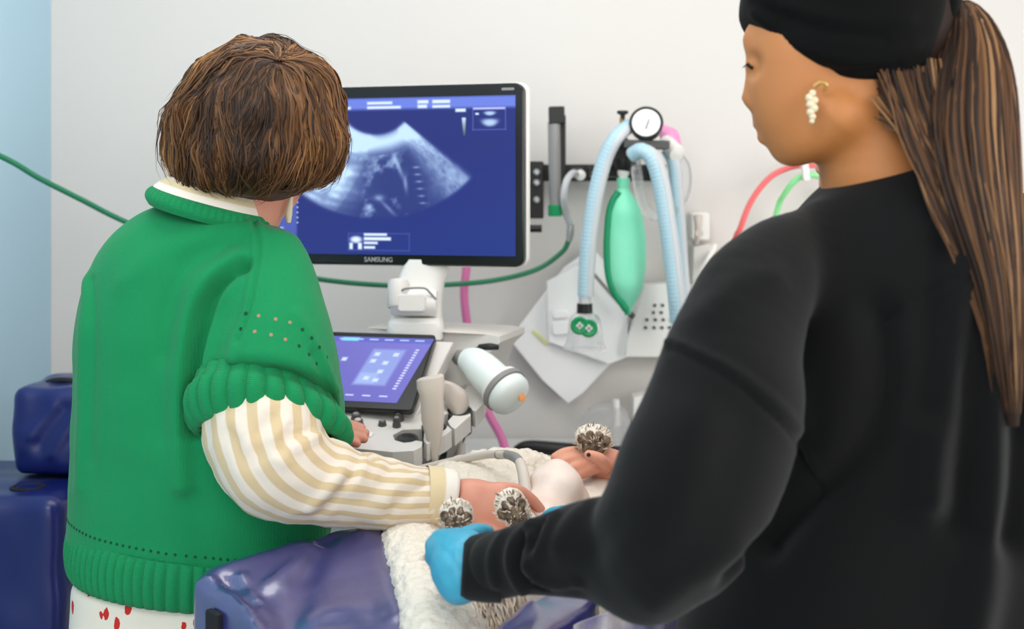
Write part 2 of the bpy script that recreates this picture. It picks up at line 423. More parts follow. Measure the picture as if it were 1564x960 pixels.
# ------------------------------------------------------------------ ultrasound machine
def canvas(w, h, base): return np.ones((h, w, 3))*np.array(base)
def blob(c, x0, y0, x1, y1, col, soft=.8):            # soft-edged box in canvas pixels
    h, w, _ = c.shape; yy, xx = np.mgrid[0:h, 0:w]
    d = np.maximum(np.maximum(x0-xx, xx-x1), np.maximum(y0-yy, yy-y1)); a = np.clip(.5-d/(2*soft), 0, 1)[..., None]; c[:] = c*(1-a)+np.array(col)*a
def frame(c, x0, y0, x1, y1, col, t=1):
    for b in ((x0, y0, x1, y0+t), (x0, y1-t, x1, y1), (x0, y0, x0+t, y1), (x1-t, y0, x1, y1)): blob(c, *b, col)
def fbm(xx, yy, sc, seed, oct=4):
    r = np.random.default_rng(seed); out = np.zeros_like(xx, float); amp = 1
    for o in range(oct):
        g = r.random((64, 64)); X = xx*sc*2**o; Y = yy*sc*2**o; xi = np.floor(X).astype(int); yi = np.floor(Y).astype(int); fx = X-xi; fy = Y-yi
        fx = fx*fx*(3-2*fx); fy = fy*fy*(3-2*fy); q = lambda a, b: g[a % 64, b % 64]
        out += amp*(q(xi, yi)*(1-fx)*(1-fy)+q(xi+1, yi)*fx*(1-fy)+q(xi, yi+1)*(1-fx)*fy+q(xi+1, yi+1)*fx*fy); amp *= .55
    return out/2.1
def lin(c): c = np.asarray(c, float); return np.where(c <= .04045, c/12.92, ((c+.055)/1.055)**2.4)
def screen_mesh(name, c, tl, tr, bl, parent):         # c in sRGB 0..1, emissive grid in the plane
    h, w, _ = c.shape; tl, tr, bl = map(np.array, (tl, tr, bl)); u = np.linspace(0, 1, w); v = np.linspace(0, 1, h)
    V = (tl[None, None]+u[None, :, None]*(tr-tl)+v[:, None, None]*(bl-tl)).reshape(-1, 3)
    i = np.arange(h*w).reshape(h, w); F = np.stack([i[:-1, :-1], i[1:, :-1], i[1:, 1:], i[:-1, 1:]], -1).reshape(-1, 4)
    return make(name, V, F, M['screen'], parent, smooth=False, colors=lin(c).reshape(-1, 3))

# monitor geometry: right edge nearer, faces down-left
TR = P(801, 128, 2.45); BR = P(803, 407, 2.45); ML = P(373, 134, 2.61)
u = np.array([ML[0]-TR[0], ML[1]-TR[1], 0]); MW = np.linalg.norm(u); ul = u/MW; ur = -ul; upv = np.array([0, 0, 1.]); fn_ = np.cross(ur, upv)   # points toward viewer
fn_ = fn_ if fn_[1] < 0 else -fn_
MH = .362; MC = P(802, 267, 2.45)+ul*MW/2
um = thing('ultrasound_machine', 'white ultrasound machine with big blue-lit monitor and touch panel behind the green sweater', 'ultrasound machine', (-.28, 2.55, 0))
mon = G().addm(slab(MC-fn_*.0, ur, upv, MW, MH, .022, .018, .003)).build('monitor', M['bezel'], um)
G().addm(slab(MC-fn_*.022, ur, upv, MW+.006, MH+.006, .022, .02, .005)).build('monitor_shell', M['white_pl'], mon)
W_, H_ = 430, 262
c = canvas(W_, H_, (.165, .20, .46)); yy, xx = np.mgrid[0:H_, 0:W_]
# canvas x: 0..430 maps pixel 385..790, y: 0..262 maps 146..392 along the right edge
def cx(p): return (p-385)/405*W_
def cy(p): return (p-147)/244*H_
c += (.03*np.clip(yy/H_-.3, 0, 1)+.02*(xx/W_-.5))[..., None]*np.array([-.3, .8, 1.6])
blob(c, 0, 0, cx(461), H_, (.30, .36, .68), 2)
blob(c, 0, 0, W_, cy(165), (.42, .50, .86), 3)
# fan image
fx, fy = cx(583), cy(146); dx = (xx-fx); dy = (yy-fy); rad = np.hypot(dx, dy); ang = np.degrees(np.arctan2(dx, dy))
r0, r1 = cy(204)-fy, cy(332)-fy
apx, apy = cx(583), cy(120)
inside = 1/(1+np.exp(-(rad-r0)/1.2))/(1+np.exp((rad-r1-2)/1.2))/(1+np.exp((ang-48)/.6))/(1+np.exp((-ang-50)/.6))
tr_ = (rad-r0)/(r1-r0)
n1 = fbm(ang/9+3, tr_*5, 1.6, 3); n2 = fbm(ang/3+9, tr_*9, 1.5, 5); n3 = fbm(xx/26, yy/26+ang/30, 1.3, 8)
near = np.exp(-((tr_-.10)/.12)**2); 
left = 1/(1+np.exp((ang+12+14*(tr_-.5))/4)); right = 1/(1+np.exp(-(ang-35+(tr_-.5)*2)/2.5))
inten = near*.9+left*(.58+.45*np.exp(-((tr_-.72)/.14)**2))*(.55+.75*n1)+right*.72*(.4+n2)+.10
mid = (1-left)*(1-right); inten += mid*(np.clip(n3-.50, 0, 1)*2.6*np.exp(-((ang-2)/20)**2))*(tr_ > .25)
inten += .7*np.exp(-(((xx-cx(528))/22)**2+((yy-cy(262))/9)**2)) + .55*np.exp(-(((xx-cx(588))/8)**2+((yy-cy(302))/5)**2)) + .45*np.exp(-(((xx-cx(602)-(yy-cy(318))*.9)/4)**2+((yy-cy(318))/12)**2))
for q in range(6): inten += .55*np.exp(-(((xx-cx(644+2*q)+(yy-cy(255+11*q))*.3)/5)**2+((yy-cy(255+11*q))/1.6)**2))
inten += .5*np.exp(-(((xx-cx(618)-(yy-cy(255))*.35)/3.5)**2+((yy-cy(255))/16)**2))*1.1+.5*np.exp(-(((xx-cx(628)-(yy-cy(280))*.1)/3)**2+((yy-cy(280))/13)**2))
inten += .35*np.sin(rad/2.2+ang/6)*left*np.clip(n1-.3, 0, 1)
inten = np.clip(inten*1.02*(1-.25*np.clip(tr_, 0, 1)*(left < .5)), 0, 1.1)
a = (inside*np.clip(inten, 0, 1))[..., None]; c = c*(1-inside[..., None]*.55)+inside[..., None]*.55*np.array([.12, .16, .40]); c = c*(1-a)+a*np.array([.76, .88, 1.0])
wht = (.86, .92, 1.0)
for b in ((570, 153, 608, 157), (570, 160, 621, 164), (646, 152, 662, 157), (646, 159, 660, 164), (668, 152, 694, 157), (668, 160, 694, 164), (520, 160, 545, 164), (520, 167, 528, 171), (528, 180, 538, 187), (702, 166, 717, 171)):
    blob(c, cx(b[0]), cy(b[1]), cx(b[2]), cy(b[3]), wht, 1.2)
for k in range(9): blob(c, cx(714-2.5*(1-k/9)), cy(180+k*3), cx(717-k*.1), cy(183+k*3), tuple(np.array((.8, .9, .95))*(1-k*.07)), .8)
frame(c, cx(727), cy(164), cx(775), cy(199), (.42, .44, .80)); blob(c, cx(728), cy(165), cx(774), cy(168), (.75, .78, .96), 1)
for ex, ey, sx, sy in ((752, 174, 10, 4), (752, 188, 14, 7)):
    g = np.exp(-(((xx-cx(ex))/(sx*.9))**2+((yy-cy(ey)-((xx-cx(ex))**2)*-.012)/(sy*.9))**2)**2)[..., None]*.9; c = c*(1-g)+g*np.array([.75, .86, .96])
blob(c, cx(731), cy(173), cx(736), cy(176), wht)
frame(c, cx(541), cy(357), cx(634), cy(384), (.30, .36, .66))
g = np.exp(-(((xx-cx(553))/10)**2+((yy-cy(367))/6)**2)**2)[..., None]; c = c*(1-g)+g*np.array(wht)
for b in ((543, 372, 548, 382), (556, 372, 562, 382), (565, 357, 600, 361), (565, 363, 606, 368), (565, 370, 586, 374), (565, 377, 582, 381)): blob(c, cx(b[0]), cy(b[1]), cx(b[2]), cy(b[3]), wht, 1.2)
for k in range(6): blob(c, cx(461), cy(300+k*8), cx(463), cy(302+k*8), wht, .6)
for k in range(7): blob(c, cx(395), cy(180+k*28), cx(440), cy(186+k*28), (.62, .68, .92), 1.2)
c = np.clip(c, 0, 1)
f0 = MC+fn_*.0122
hw, ht = MW/2-.016, MH/2
screen_mesh('screen', c, f0-ur*hw+upv*(ht-.024), f0+ur*hw+upv*(ht-.024), f0-ur*hw-upv*(ht-.021), mon)
def text(name, s, loc, xdir, updir, size, m, parent, ext=.0004):
    cu = bpy.data.curves.new(name, 'FONT'); cu.body = s; cu.size = size; cu.align_x = 'CENTER'; cu.align_y = 'CENTER'; cu.extrude = ext; cu.offset = size*.004
    tmp = bpy.data.objects.new(name+'_t', cu); C.objects.link(tmp); bpy.context.view_layer.update()
    me = bpy.data.meshes.new_from_object(tmp.evaluated_get(bpy.context.evaluated_depsgraph_get())); bpy.data.objects.remove(tmp)
    x = np.array(xdir)/np.linalg.norm(xdir); y = np.array(updir)/np.linalg.norm(updir); z = np.cross(x, y)
    for v in me.vertices: q = np.array(loc)+x*v.co[0]+y*v.co[1]+z*v.co[2]; v.co = q
    me.materials.clear(); me.materials.append(m); o = bpy.data.objects.new(name, me); C.objects.link(o); o.parent = parent; o.matrix_parent_inverse = parent.matrix_world.inverted(); return o
text('logo', 'SAMSUNG', MC+fn_*.0118-upv*(MH/2-.0105), ur, upv, .0135, M['logo'], mon)
G().addm(slab(MC+fn_*.0113+ur*(MW/2-.032)+upv*(MH/2-.012), ur, upv, .026, .005, .001, .002, .0003)).build('model_mark', M['grey_pl'], mon)

# monitor arm, knuckle, neck
g = G(); g.addm(slab(MC-fn_*.05, ur, upv, .14, .12, .035, .015, .004)); g.build('monitor_mount', M['white_pl'], um)
g = G()
def qloft(rows): return loft([[np.array(P(x0, y, d)) + np.array([0, 0, 0]) + (np.array(P(x1, y, d))-np.array(P(x0, y, d)))*sx + np.array([0, sy*dd, 0]) for sx, sy in SQ] for (y, x0, x1, d, dd) in rows])
SQ = [(.5+.5*math.copysign(abs(math.cos(t))**.5, math.cos(t)), math.copysign(abs(math.sin(t))**.5, math.sin(t))) for t in np.linspace(0, 2*math.pi, 24, endpoint=False)]
g.addm(qloft([(395, 622, 690, 2.53, .035), (410, 614, 686, 2.53, .036), (432, 606, 679, 2.53, .038), (446, 606, 677, 2.53, .04), (462, 612, 675, 2.53, .04), (480, 622, 675, 2.53, .042), (512, 624, 679, 2.53, .045), (560, 624, 700, 2.55, .06)]))
g.build('monitor_arm', M['white_pl'], um)
g = G(); kc = P(633, 462, 2.475)
g.addm(lathe([(.0, -.045), (.024, -.045), (.027, -.041), (.027, .041), (.024, .045), (0, .045)], kc, (1, -.05, 0), 26)); g.build('arm_knuckle', M['white_pl'], um)
G().addm(slab(P(629, 463, 2.445), (1, -.05, 0), (0, .2, 1), .056, .036, .012, .008, .003)).build('knuckle_cover', M['offwhite'], um)
g = G(); g.addm(tube([P(611, 452, 2.455), P(614, 443, 2.45), P(625, 440, 2.447), (P(648, 440, 2.447)), P(657, 447, 2.447), P(666, 457, 2.45)], .0022, 8)); g.build('knuckle_seam', M['grey_pl'], um)
G().addm(lathe([(0, 0), (.02, 0), (.022, .004), (.022, .05), (.018, .056), (0, .056)], P(608, 470, 2.46), (0, .3, 1), 20)).build('arm_collar', M['offwhite'], um)
G().addm(qloft([(483, 598, 672, 2.50, .04), (490, 594, 676, 2.50, .05), (500, 592, 678, 2.50, .05), (515, 592, 678, 2.50, .05)])).build('neck_base', M['white_pl'], um)

# touch panel
tTR = P(680, 512, 2.42); tBR = P(614, 625, 2.30); tu = ul*.335; tTL = tTR+tu; tBL = tBR+tu
tn = np.cross(tBR-tTR, tu); tn /= np.linalg.norm(tn); tn = tn if tn[1] < 0 else -tn
tc_ = (tTL+tTR+tBL+tBR)/4; tv = (tTR-tBR); tH = np.linalg.norm(tv)
tp = G().addm(slab(tc_-tn*.007, ur, tv, .335, tH, .014, .008, .002)).build('touch_panel', M['bezel'], um)
c = canvas(260, 150, (.43, .42, .74)); yy, xx = np.mgrid[0:150, 0:260]; c += ((xx/260-.5)*.06+(.5-yy/150)*.05)[..., None]
blob(c, 0, 0, 260, 12, (.38, .40, .76), 2)
for k in range(9): blob(c, 12+k*27, 4, 28+k*27, 7, (.72, .80, .97), 1)
blob(c, 98, 2, 128, 10, (.55, .85, .97), 1.5)
blob(c, 165, 28, 222, 112, (.56, .62, .86), 3); blob(c, 168, 84, 200, 108, (.62, .70, .90), 3)
for a_, b_ in ((172, 52), (195, 56), (195, 76), (178, 92), (196, 96), (205, 36), (172, 36), (120, 50), (120, 100), (60, 60), (60, 90)): blob(c, a_, b_, a_+9, b_+8, (.80, .87, .98), 1.5)
for k in range(16): blob(c, 238, 26+k*6, 244, 29+k*6, (.85, .88, 1), .8)
for k in range(8): blob(c, 20+k*29, 134, 34+k*29, 137, (.80, .84, .98), 1)
c = np.clip(c, 0, 1); e_ = .014
screen_mesh('screen', c, tTL-ul*e_-tv/tH*.011+tn*.0006, tTR+ul*.017-tv/tH*.011+tn*.0006, tBL-ul*e_+tv/tH*.014+tn*.0006, tp)

# housing behind the touch panel
hp = [P(560, 500, 2.56), P(560, 640, 2.5), P(700, 640, 2.46), P(722, 596, 2.46), P(739, 562, 2.46), P(747, 540, 2.46), P(765, 522, 2.46), P(764, 513, 2.46), P(745, 510, 2.46), P(690, 507, 2.46)]
g = G(); g.addm(extrude(hp, (.05, .17, 0))); g.build('housing', M['offwhite'], um, sharp=30)
g = G(); g.addm(extrude([tTR+tn*-.018+ul*.3, tTR-tn*.018-ul*.012, tBR-tn*.018-ul*.012+np.array([0, 0, -.02]), tBR-tn*.018+ul*.3+np.array([0, 0, -.02])], -tn*.03)); g.build('panel_backing', M['offwhite'], um, sharp=30)
g = G(); g.addm(ptube([(732, 530, 2.43), (748, 529, 2.42), (762, 530, 2.42)], [.006, .007, .005], n=10)); g.addm(ptube([(722, 540, 2.44), (735, 533, 2.43)], [.009, .008], n=10)); g.build('side_lever', M['black_pl'], um)

# control deck: sloping plate with cup notches
dp0 = np.array([-.16, 2.2, 1.0]); dn = np.array([0, -.3, 1.])/math.hypot(1, .3)
dk = lambda x, y: on_plane(x, y, dp0, dn)
outer = [(400, 640), (620, 626), (660, 590), (700, 582), (724, 590), (740, 602), (741, 612), (730, 622),
         (722, 623), (716, 628), (712, 634), (712, 638),                                        # slot of right cup
         (690, 655), (684, 662), (682, 661), (681, 655), (676, 650), (668, 652), (664, 658), (668, 668),  # slot of middle cup
         (650, 682), (648, 680), (646, 675), (640, 668), (628, 664), (614, 664), (602, 671), (606, 675), (622, 675), (634, 671), (642, 676), (640, 684), (630, 689), (600, 690), (560, 686), (520, 682), (400, 682)]
# top surface in three modules plus the main plate
def plate(name, px, th, m, taper=.0, parent=um, off=0):
    top = [dk(*q) for q in px]; cc = sum(top)/len(top); bot = [q-dn*th+(cc-q)*taper for q in top]
    rings = [[q-dn*off for q in top], bot]
    V, F, U_ = loft(rings); return G().add(V, F, U_).build(name, m, parent, smooth=False)
main = [(380, 636), (560, 628), (625, 624), (655, 596), (690, 584), (715, 586), (700, 610), (688, 628), (668, 640), (655, 652), (640, 655), (615, 656), (600, 664), (603, 672), (618, 676), (634, 672), (645, 674), (644, 682), (632, 688), (600, 690), (560, 686), (500, 681), (380, 678)]
plate('control_deck', main, .035, M['offwhite'])
plate('cup_module', [(655, 650), (668, 652), (684, 650), (690, 656), (680, 664), (664, 672), (652, 678), (647, 672), (648, 660)], .034, M['offwhite'])
plate('cup_module', [(690, 636), (704, 624), (716, 626), (719, 634), (706, 645), (695, 655), (688, 650), (684, 643)], .034, M['offwhite'])
plate('cup_module', [(690, 596), (712, 586), (735, 592), (743, 604), (738, 616), (726, 628), (718, 624), (700, 622)], .034, M['offwhite'])
plate('deck_underside', [(380, 640), (560, 636), (640, 632), (690, 600), (728, 606), (716, 628), (690, 648), (664, 668), (640, 680), (600, 684), (500, 680), (380, 676)], .085, M['grey_pl'], .16, off=.0345)
def deckcup(px, py, rx, dep):
    c0 = dk(px, py); g = G(); g.addm(lathe([(rx, -.002), (rx*.97, -dep), (rx*.6, -dep-.006), (rx*.5, -dep-.004), (rx*.86, -dep+.005), (rx*.92, -.002)], c0, dn, 28)); return g
def cut(o, m_):
    c_ = make('cutter', m_[0], m_[1], M['dk_grey'], None, smooth=False); md = o.modifiers.new('cut', 'BOOLEAN'); md.object = c_; md.operation = 'DIFFERENCE'; md.solver = 'EXACT'
    bpy.context.view_layer.update(); me = bpy.data.meshes.new_from_object(o.evaluated_get(bpy.context.evaluated_depsgraph_get())); o.modifiers.clear()
    if len(me.polygons) > 5: o.data = me
    bpy.data.objects.remove(c_)
for q in ((622, 667, .020), (663, 651, .023), (702, 626, .023)):
    c0 = dk(q[0], q[1])
    for o in [o for o in um.children if o.name.split('.')[0] in ('control_deck', 'cup_module', 'deck_underside')]:
        cut(o, lathe([(q[2], -.07), (q[2]*1.05, .02)], c0, dn, 32))
for q in ((622, 667, .020), (663, 651, .024), (702, 626, .024)): deckcup(q[0], q[1], q[2]*.985, .045).build('probe_cup', M['dk_grey'], um)
# knobs
def knob(px, py, r, h, cap='grey_pl'):
    c0 = dk(px, py); k = G().addm(lathe([(0, 0), (r*1.15, 0), (r*1.1, h*.3), (r, h*.35), (r*.95, h*.9), (r*.8, h), (0, h)], c0, dn, 20)).build('knob', M['dk_grey'], um)
    G().addm(lathe([(0, 0), (r*.62, 0), (r*.55, .0015), (0, .002)], c0+dn*h, dn, 16)).build('knob_cap', M[cap], k)
knob(544, 641, .009, .013); knob(547, 651, .010, .014, 'beige'); knob(584, 649, .007, .009); knob(606, 651, .007, .018); knob(609, 641, .009, .015)
G().addm(slab(dk(565, 665)+dn*.002, ur, (.1, .9, .3), .010, .014, .004, .002, .001)).build('button', M['white_pl'], um)
for k in range(7): G().addm(slab(dk(430+k*17, 660)+dn*.001, ur, (.1, .9, .3), .013, .009, .004, .002, .001)).build('button', M['white_pl'], um)
# column, base, castors
g = G(); g.addm(slab((-.26, 2.60, .55), (1, -.15, 0), (.15, 1, 0), .30, .26, .78, .05, .006)); g.build('cabinet', M['offwhite'], um)
g = G(); g.addm(slab((-.26, 2.50, .13), (1, -.15, 0), (.15, 1, 0), .46, .50, .08, .1, .01)); g.build('base', M['grey_pl'], um)
for sx in (-1, 1):
    for sy in (-1, 1):
        cc = np.array([-.26+sx*.19-sy*.02, 2.50+sy*.2, .05]); g = G(); g.addm(lathe([(0, -.02), (.045, -.02), (.05, -.015), (.05, .015), (.045, .02), (0, .02)], cc, (1, 0, 0), 20)); g.build('castor', M['dk_grey'], um)
# probes standing in the cups
pr = thing('ultrasound_probe', 'beige ultrasound probe upright in the cup right of the small touch panel', 'probe', dk(662, 652), 'spare ultrasound probes')
V, F, U_ = loft([[P(xc, y, 2.24+dd)+np.array([R(w, 2.24)*math.copysign(abs(math.cos(t))**.7, math.cos(t)), th*math.copysign(abs(math.sin(t))**.7, math.sin(t)), R(sl*math.cos(t), 2.24)]) for t in np.linspace(0, 2*math.pi, 24, endpoint=False)]
   for (y, xc, w, th, sl, dd) in ((574, 657, 17, .006, 4, 0), (577, 657, 21, .012, 4, 0), (590, 658, 21.5, .015, 3, 0), (600, 659, 19, .016, 1, 0), (612, 660, 17.5, .016, 0, 0), (640, 661, 17.5, .015, 0, 0), (655, 662, 15, .013, 0, 0), (690, 664, 6, .006, 0, 0), (700, 664, 4.5, .005, 0, 0))])
G().add(V, F, U_).build('probe_body', M['beige'], pr)
G().addm(ptube([(664, 690, 2.24), (665, 715, 2.25), (668, 760, 2.3), (670, 860, 2.35), (660, 930, 2.4)], .006, n=10)).build('cable', M['beige'], pr)
pr = thing('ultrasound_probe', 'pale ultrasound probe lying back in the rear cup by the housing', 'probe', dk(705, 620), 'spare ultrasound probes')
G().add(*loft([[P(xc, y, 2.36)+np.array([R(w, 2.36)*math.cos(t)-0*y, .02*math.sin(t), R(w*.35, 2.36)*-math.cos(t)]) for t in np.linspace(0, 2*math.pi, 20, endpoint=False)]
   for (y, xc, w) in ((585, 688, 12), (589, 690, 20), (600, 692, 23), (612, 694, 22), (622, 697, 16), (640, 702, 8), (670, 702, 5))])[:2]).build('probe_body', M['beige'], pr)
G().addm(ptube([(702, 665, 2.36), (700, 700, 2.36), (695, 760, 2.38), (690, 900, 2.42)], .006, n=10)).build('cable', M['beige'], pr)

# white tubular lamp-like canister to the right of the console
ct = thing('tubular_canister', 'glossy white tubular canister with a grey band and orange dot right of the console', 'canister', P(750, 590, 2.37))
G().addm(ptube([(712, 548, 2.42), (728, 556, 2.40), (747, 574, 2.38), (765, 592, 2.36)], [R(18, 2.4), R(25, 2.4), R(28, 2.4), R(27, 2.4)], n=28)).build('body', M['teal_white'], ct)
ax = P(792, 618, 2.33)-P(752, 578, 2.38); axn = ax/np.linalg.norm(ax); cc = P(766, 590, 2.365)
G().addm(lathe([(0, 0), (R(31, 2.4), 0), (R(34, 2.4), .004), (R(34, 2.4), .012), (0, .012)], cc-axn*.010, axn, 30)).build('ring', M['white_pl'], ct)
G().addm(lathe([(0, 0), (R(35, 2.4), 0), (R(37, 2.4), .002), (R(37, 2.4), .012), (R(34, 2.4), .014), (0, .014)], cc+axn*.002, axn, 30)).build('grey_band', M['grey_pl'], ct)
G().addm(lathe([(R(34, 2.4), 0), (R(34, 2.4), .012), (R(30, 2.4), .022), (R(18, 2.4), .029), (0, .031)], cc+axn*.015, axn, 30)).build('end_cap', M['teal_white'], ct)
G().addm(lathe([(0, 0), (.007, 0), (.007, .003), (0, .004)], P(797, 607, 2.335), (.5, -1, .15), 14)).build('indicator', M['orange'], ct)
G().addm(ptube([(700, 545, 2.46), (716, 552, 2.42)], [.015, .018], n=14)).build('mount', M['grey_pl'], ct)

# ------------------------------------------------------------------ wall equipment
def sphere(c, r, n=14):
    return lathe([(r*math.sin(t), -r*math.cos(t)) for t in np.linspace(0.01, math.pi-.01, n)], c, (0, 0, 1), 20)
rl = thing('wall_rail', 'black equipment rail with clamps mounted on the wall right of the monitor', 'rail', P(860, 265, 3.12))
G().addm(slab((P(895, 265, 3.12)+P(815, 262, 3.12))/2+np.array([.06, .03, 0]), (1, 0, 0), (0, 0, 1), .42, .042, .03, .003)).build('bar', M['black_pl'], rl)
for x in (820, 880, 1000): G().addm(slab(P(x, 265, 3.16), (1, 0, 0), (0, 0, 1), .03, .03, .08, .003)).build('bracket', M['dk_grey'], rl)
cl = G(); cl.addm(slab(P(819, 290, 3.06), (1, 0, 0), (0, 0, 1), .036, .14, .03, .004)); cl = cl.build('clamp', M['black_pl'], rl)
for y in (263, 279, 305): G().addm(lathe([(0, 0), (.009, 0), (.009, .006), (.005, .01), (0, .01)], P(820, y, 3.04), (0, -1, 0), 14)).build('screw', M['steel'], cl)
G().addm(lathe([(0, -.02), (.009, -.02), (.009, .02), (0, .02)], P(815, 349, 3.04), (1, 0, 0), 12)).build('peg', M['black_pl'], rl)
fm = thing('flow_meter', 'tall grey flow meter tube with black cap and green foot on the wall rail', 'flow meter', P(850, 330, 3.04))
G().addm(slab(P(850, 176, 3.03), (1, 0, .02), (0, 0, 1), R(24, 3.03), R(26, 3.03), .035, .003)).build('cap', M['black_pl'], fm)
G().addm(slab(P(856, 250, 3.06), (1, 0, 0), (0, 0, 1), R(16, 3.03), R(150, 3.03), .02, .003)).build('backplate', M['black_pl'], fm)
G().addm(ptube([(846, 186, 3.03), (847, 250, 3.03), (849, 316, 3.03)], R(9.5, 3.03), n=20)).build('tube', M['glassy'], fm)
G().addm(lathe([(0, 0), (.016, 0), (.017, .004), (.017, .026), (.012, .03), (0, .03)], P(848, 330, 3.03), (0, 0, 1), 20)).build('foot', M['green_cap'], fm)
hz = thing('green_hose', 'dark green oxygen hose swagging across the wall from the left to the white connector', 'hose', P(868, 365, 3.05))
G().addm(ptube([(-150, 175, 2.45), (0, 238, 2.6), (60, 272, 2.66), (125, 305, 2.72), (195, 340, 2.78), (330, 395, 2.85), (480, 425, 2.9), (600, 436, 2.92), (690, 434, 2.95), (760, 427, 3.0), (820, 411, 3.04), (858, 385, 3.05), (869, 366, 3.05)], .0062, n=12, seg=120)).build('hose', M['hose_g'], hz)
G().addm(ptube([(869, 369, 3.05), (871, 355, 3.05), (872, 342, 3.05)], [.007, .009, .008], n=12)).build('connector', M['steel'], hz)
wh = thing('white_hose', 'short white hose curving from the black rail down to the green hose connector', 'hose', P(870, 340, 3.05))
G().addm(ptube([(884, 270, 3.06), (876, 264, 3.03), (866, 275, 3.0), (861, 300, 3.0), (864, 325, 3.03), (871, 342, 3.05)], .0085, n=12)).build('hose', M['hose_clear'], wh)
G().addm(lathe([(0, 0), (.013, 0), (.013, .015), (0, .02)], P(886, 268, 3.06), (0, -1, .1), 16)).build('end_fitting', M['white_pl'], wh)

an = thing('breathing_system_block', 'black anaesthetic valve block with round pressure gauge held on the wall rail', 'anaesthetic unit', P(960, 240, 2.95))
G().addm(slab(P(985, 221, 2.92), (1, .1, -.02), (0, 0, 1), R(70, 2.95), R(13, 2.95), .05, .004)).build('manifold', M['dk_grey'], an)
G().addm(slab(P(948, 236, 2.95), (1, 0, .35), (-.35, 0, 1), R(34, 2.95), R(44, 2.95), .05, .006)).build('valve_body', M['black_pl'], an)
G().addm(slab(P(930, 262, 3.04), (1, 0, 0), (0, 0, 1), R(60, 3), R(16, 3), .14, .004)).build('arm', M['black_pl'], an)
gc = P(987, 188, 2.90); gd = np.array([-.12, -1, .25]); gd /= np.linalg.norm(gd)
ga = G().addm(lathe([(0, -.03), (R(22, 2.9), -.03), (R(25, 2.9), -.02), (R(26, 2.9), 0), (R(26, 2.9), .004), (R(23, 2.9), .006), (R(22, 2.9), .003), (0, .003)], gc, gd, 36)).build('gauge', M['black_pl'], an)
G().addm(lathe([(0, 0), (R(21.5, 2.9), 0), (R(21.5, 2.9), .001), (0, .001)], gc+gd*.0035, gd, 32)).build('dial', M['gauge_face'], ga)
gu = np.cross(gd, (0, 0, 1)); gu /= np.linalg.norm(gu); gv = np.cross(gu, gd)
g = G()
for k in range(15):
    t = math.radians(-225+k*270/14); dd = gu*math.cos(t)+gv*math.sin(t); g.addm(slab(gc+gd*.0048+dd*.027, dd, np.cross(gd, dd), .004, .0012, .0005, .0003, .0001))
g.build('scale_marks', M['dk_grey'], ga)
G().addm(slab(gc+gd*.0056-gv*.004-gu*.003, gv*.9-gu*.3, gu, .026, .0024, .0008, .001, .0002)).build('needle', M['black_pl'], ga)
G().addm(ptube([(984, 205, 2.92), (983, 216, 2.92)], .009, n=12)).build('gauge_stem', M['black_pl'], an)
g = G(); g.addm(lathe([(0, 0), (.013, 0), (.014, .006), (.006, .010), (.005, .022), (0, .022)], P(951, 169, 2.93), (0, 0, -1), 16)); g.build('relief_knob', M['black_pl'], an)
G().addm(ptube([(950, 180, 2.93), (950, 200, 2.94), (950, 225, 2.94)], .006, n=10)).build('knob_stem', M['gold'], an)
G().addm(lathe([(0, 0), (.014, 0), (.014, .02), (.011, .024), (.011, .045), (0, .045)], P(952, 253, 2.93), (0, 0, -1), 18)).build('bag_port', M['white_pl'], an)
G().addm(lathe([(0, 0), (.02, 0), (.02, .02), (.012, .03), (0, .03)], P(953, 243, 2.93), (0, 0, -1), 18)).build('port_ring', M['black_pl'], an)
G().addm(ptube([(966, 235, 2.9), (975, 226, 2.92), (990, 224, 2.94)], .017, n=16)).build('hose_port', M['white_pl'], an)
G().addm(lathe([(0, -.02), (.017, -.02), (.02, 0), (.02, .04), (0, .045)], P(1022, 222, 2.98), (.3, -.6, -.4), 18)).build('hose_port', M['white_pl'], an)

def hose(label, pts, rpx, cols, extra=None, group='pale blue breathing hoses'):
    t = thing('breathing_hose', label, 'hose', P(*pts[0]), group)
    rr = R(rpx, pts[0][2]); G().addm(ptube(pts, rr, n=14, seg=420, corr=(.009, .00028))).build('hose', M['hose_blue'], t)
    q = cr([P(*p) for p in pts], 40)
    g = G(); g.addm(tube([p+np.array([rr*.38, -rr*.1, 0]) for p in q], rr*.86, 14, 90)); g.build('pale_side', M['hose_clear'], t)  # paler strip set along the right side of the hose
    return t
hA = hose('pale blue breathing hose arching left from the gauge down to the clear mask', [(978, 188, 2.93), (958, 194, 2.92), (938, 213, 2.90), (921, 248, 2.9), (908, 300, 2.9), (899, 360, 2.9), (895, 410, 2.9), (893, 452, 2.9)], 11, 0)
G().addm(ptube([(893, 450, 2.9), (893, 466, 2.9)], [.014, .015], n=16)).build('end_sleeve', M['hose_clear'], hA)
G().addm(ptube([(893, 463, 2.9), (893, 478, 2.9)], [.018, .019], n=20)).build('black_connector', M['black_pl'], hA)
hB = hose('pale blue breathing hose looping over the front of the valve block and falling right', [(966, 236, 2.88), (980, 230, 2.86), (996, 243, 2.85), (1008, 280, 2.85), (1018, 340, 2.85), (1026, 400, 2.85), (1032, 455, 2.85), (1035, 492, 2.86)], 12, 0)
hC = hose('pale blue breathing hose hanging rearmost, right of the other two', [(1018, 228, 2.97), (1028, 250, 2.97), (1032, 290, 2.98), (1036, 340, 2.99), (1040, 400, 3.0), (1044, 450, 3.0), (1048, 520, 3.0)], 9, 0)
ch = thing('clear_tubing', 'loop of frosted clear tubing hanging below the valve block', 'tubing', P(1000, 300, 2.95))
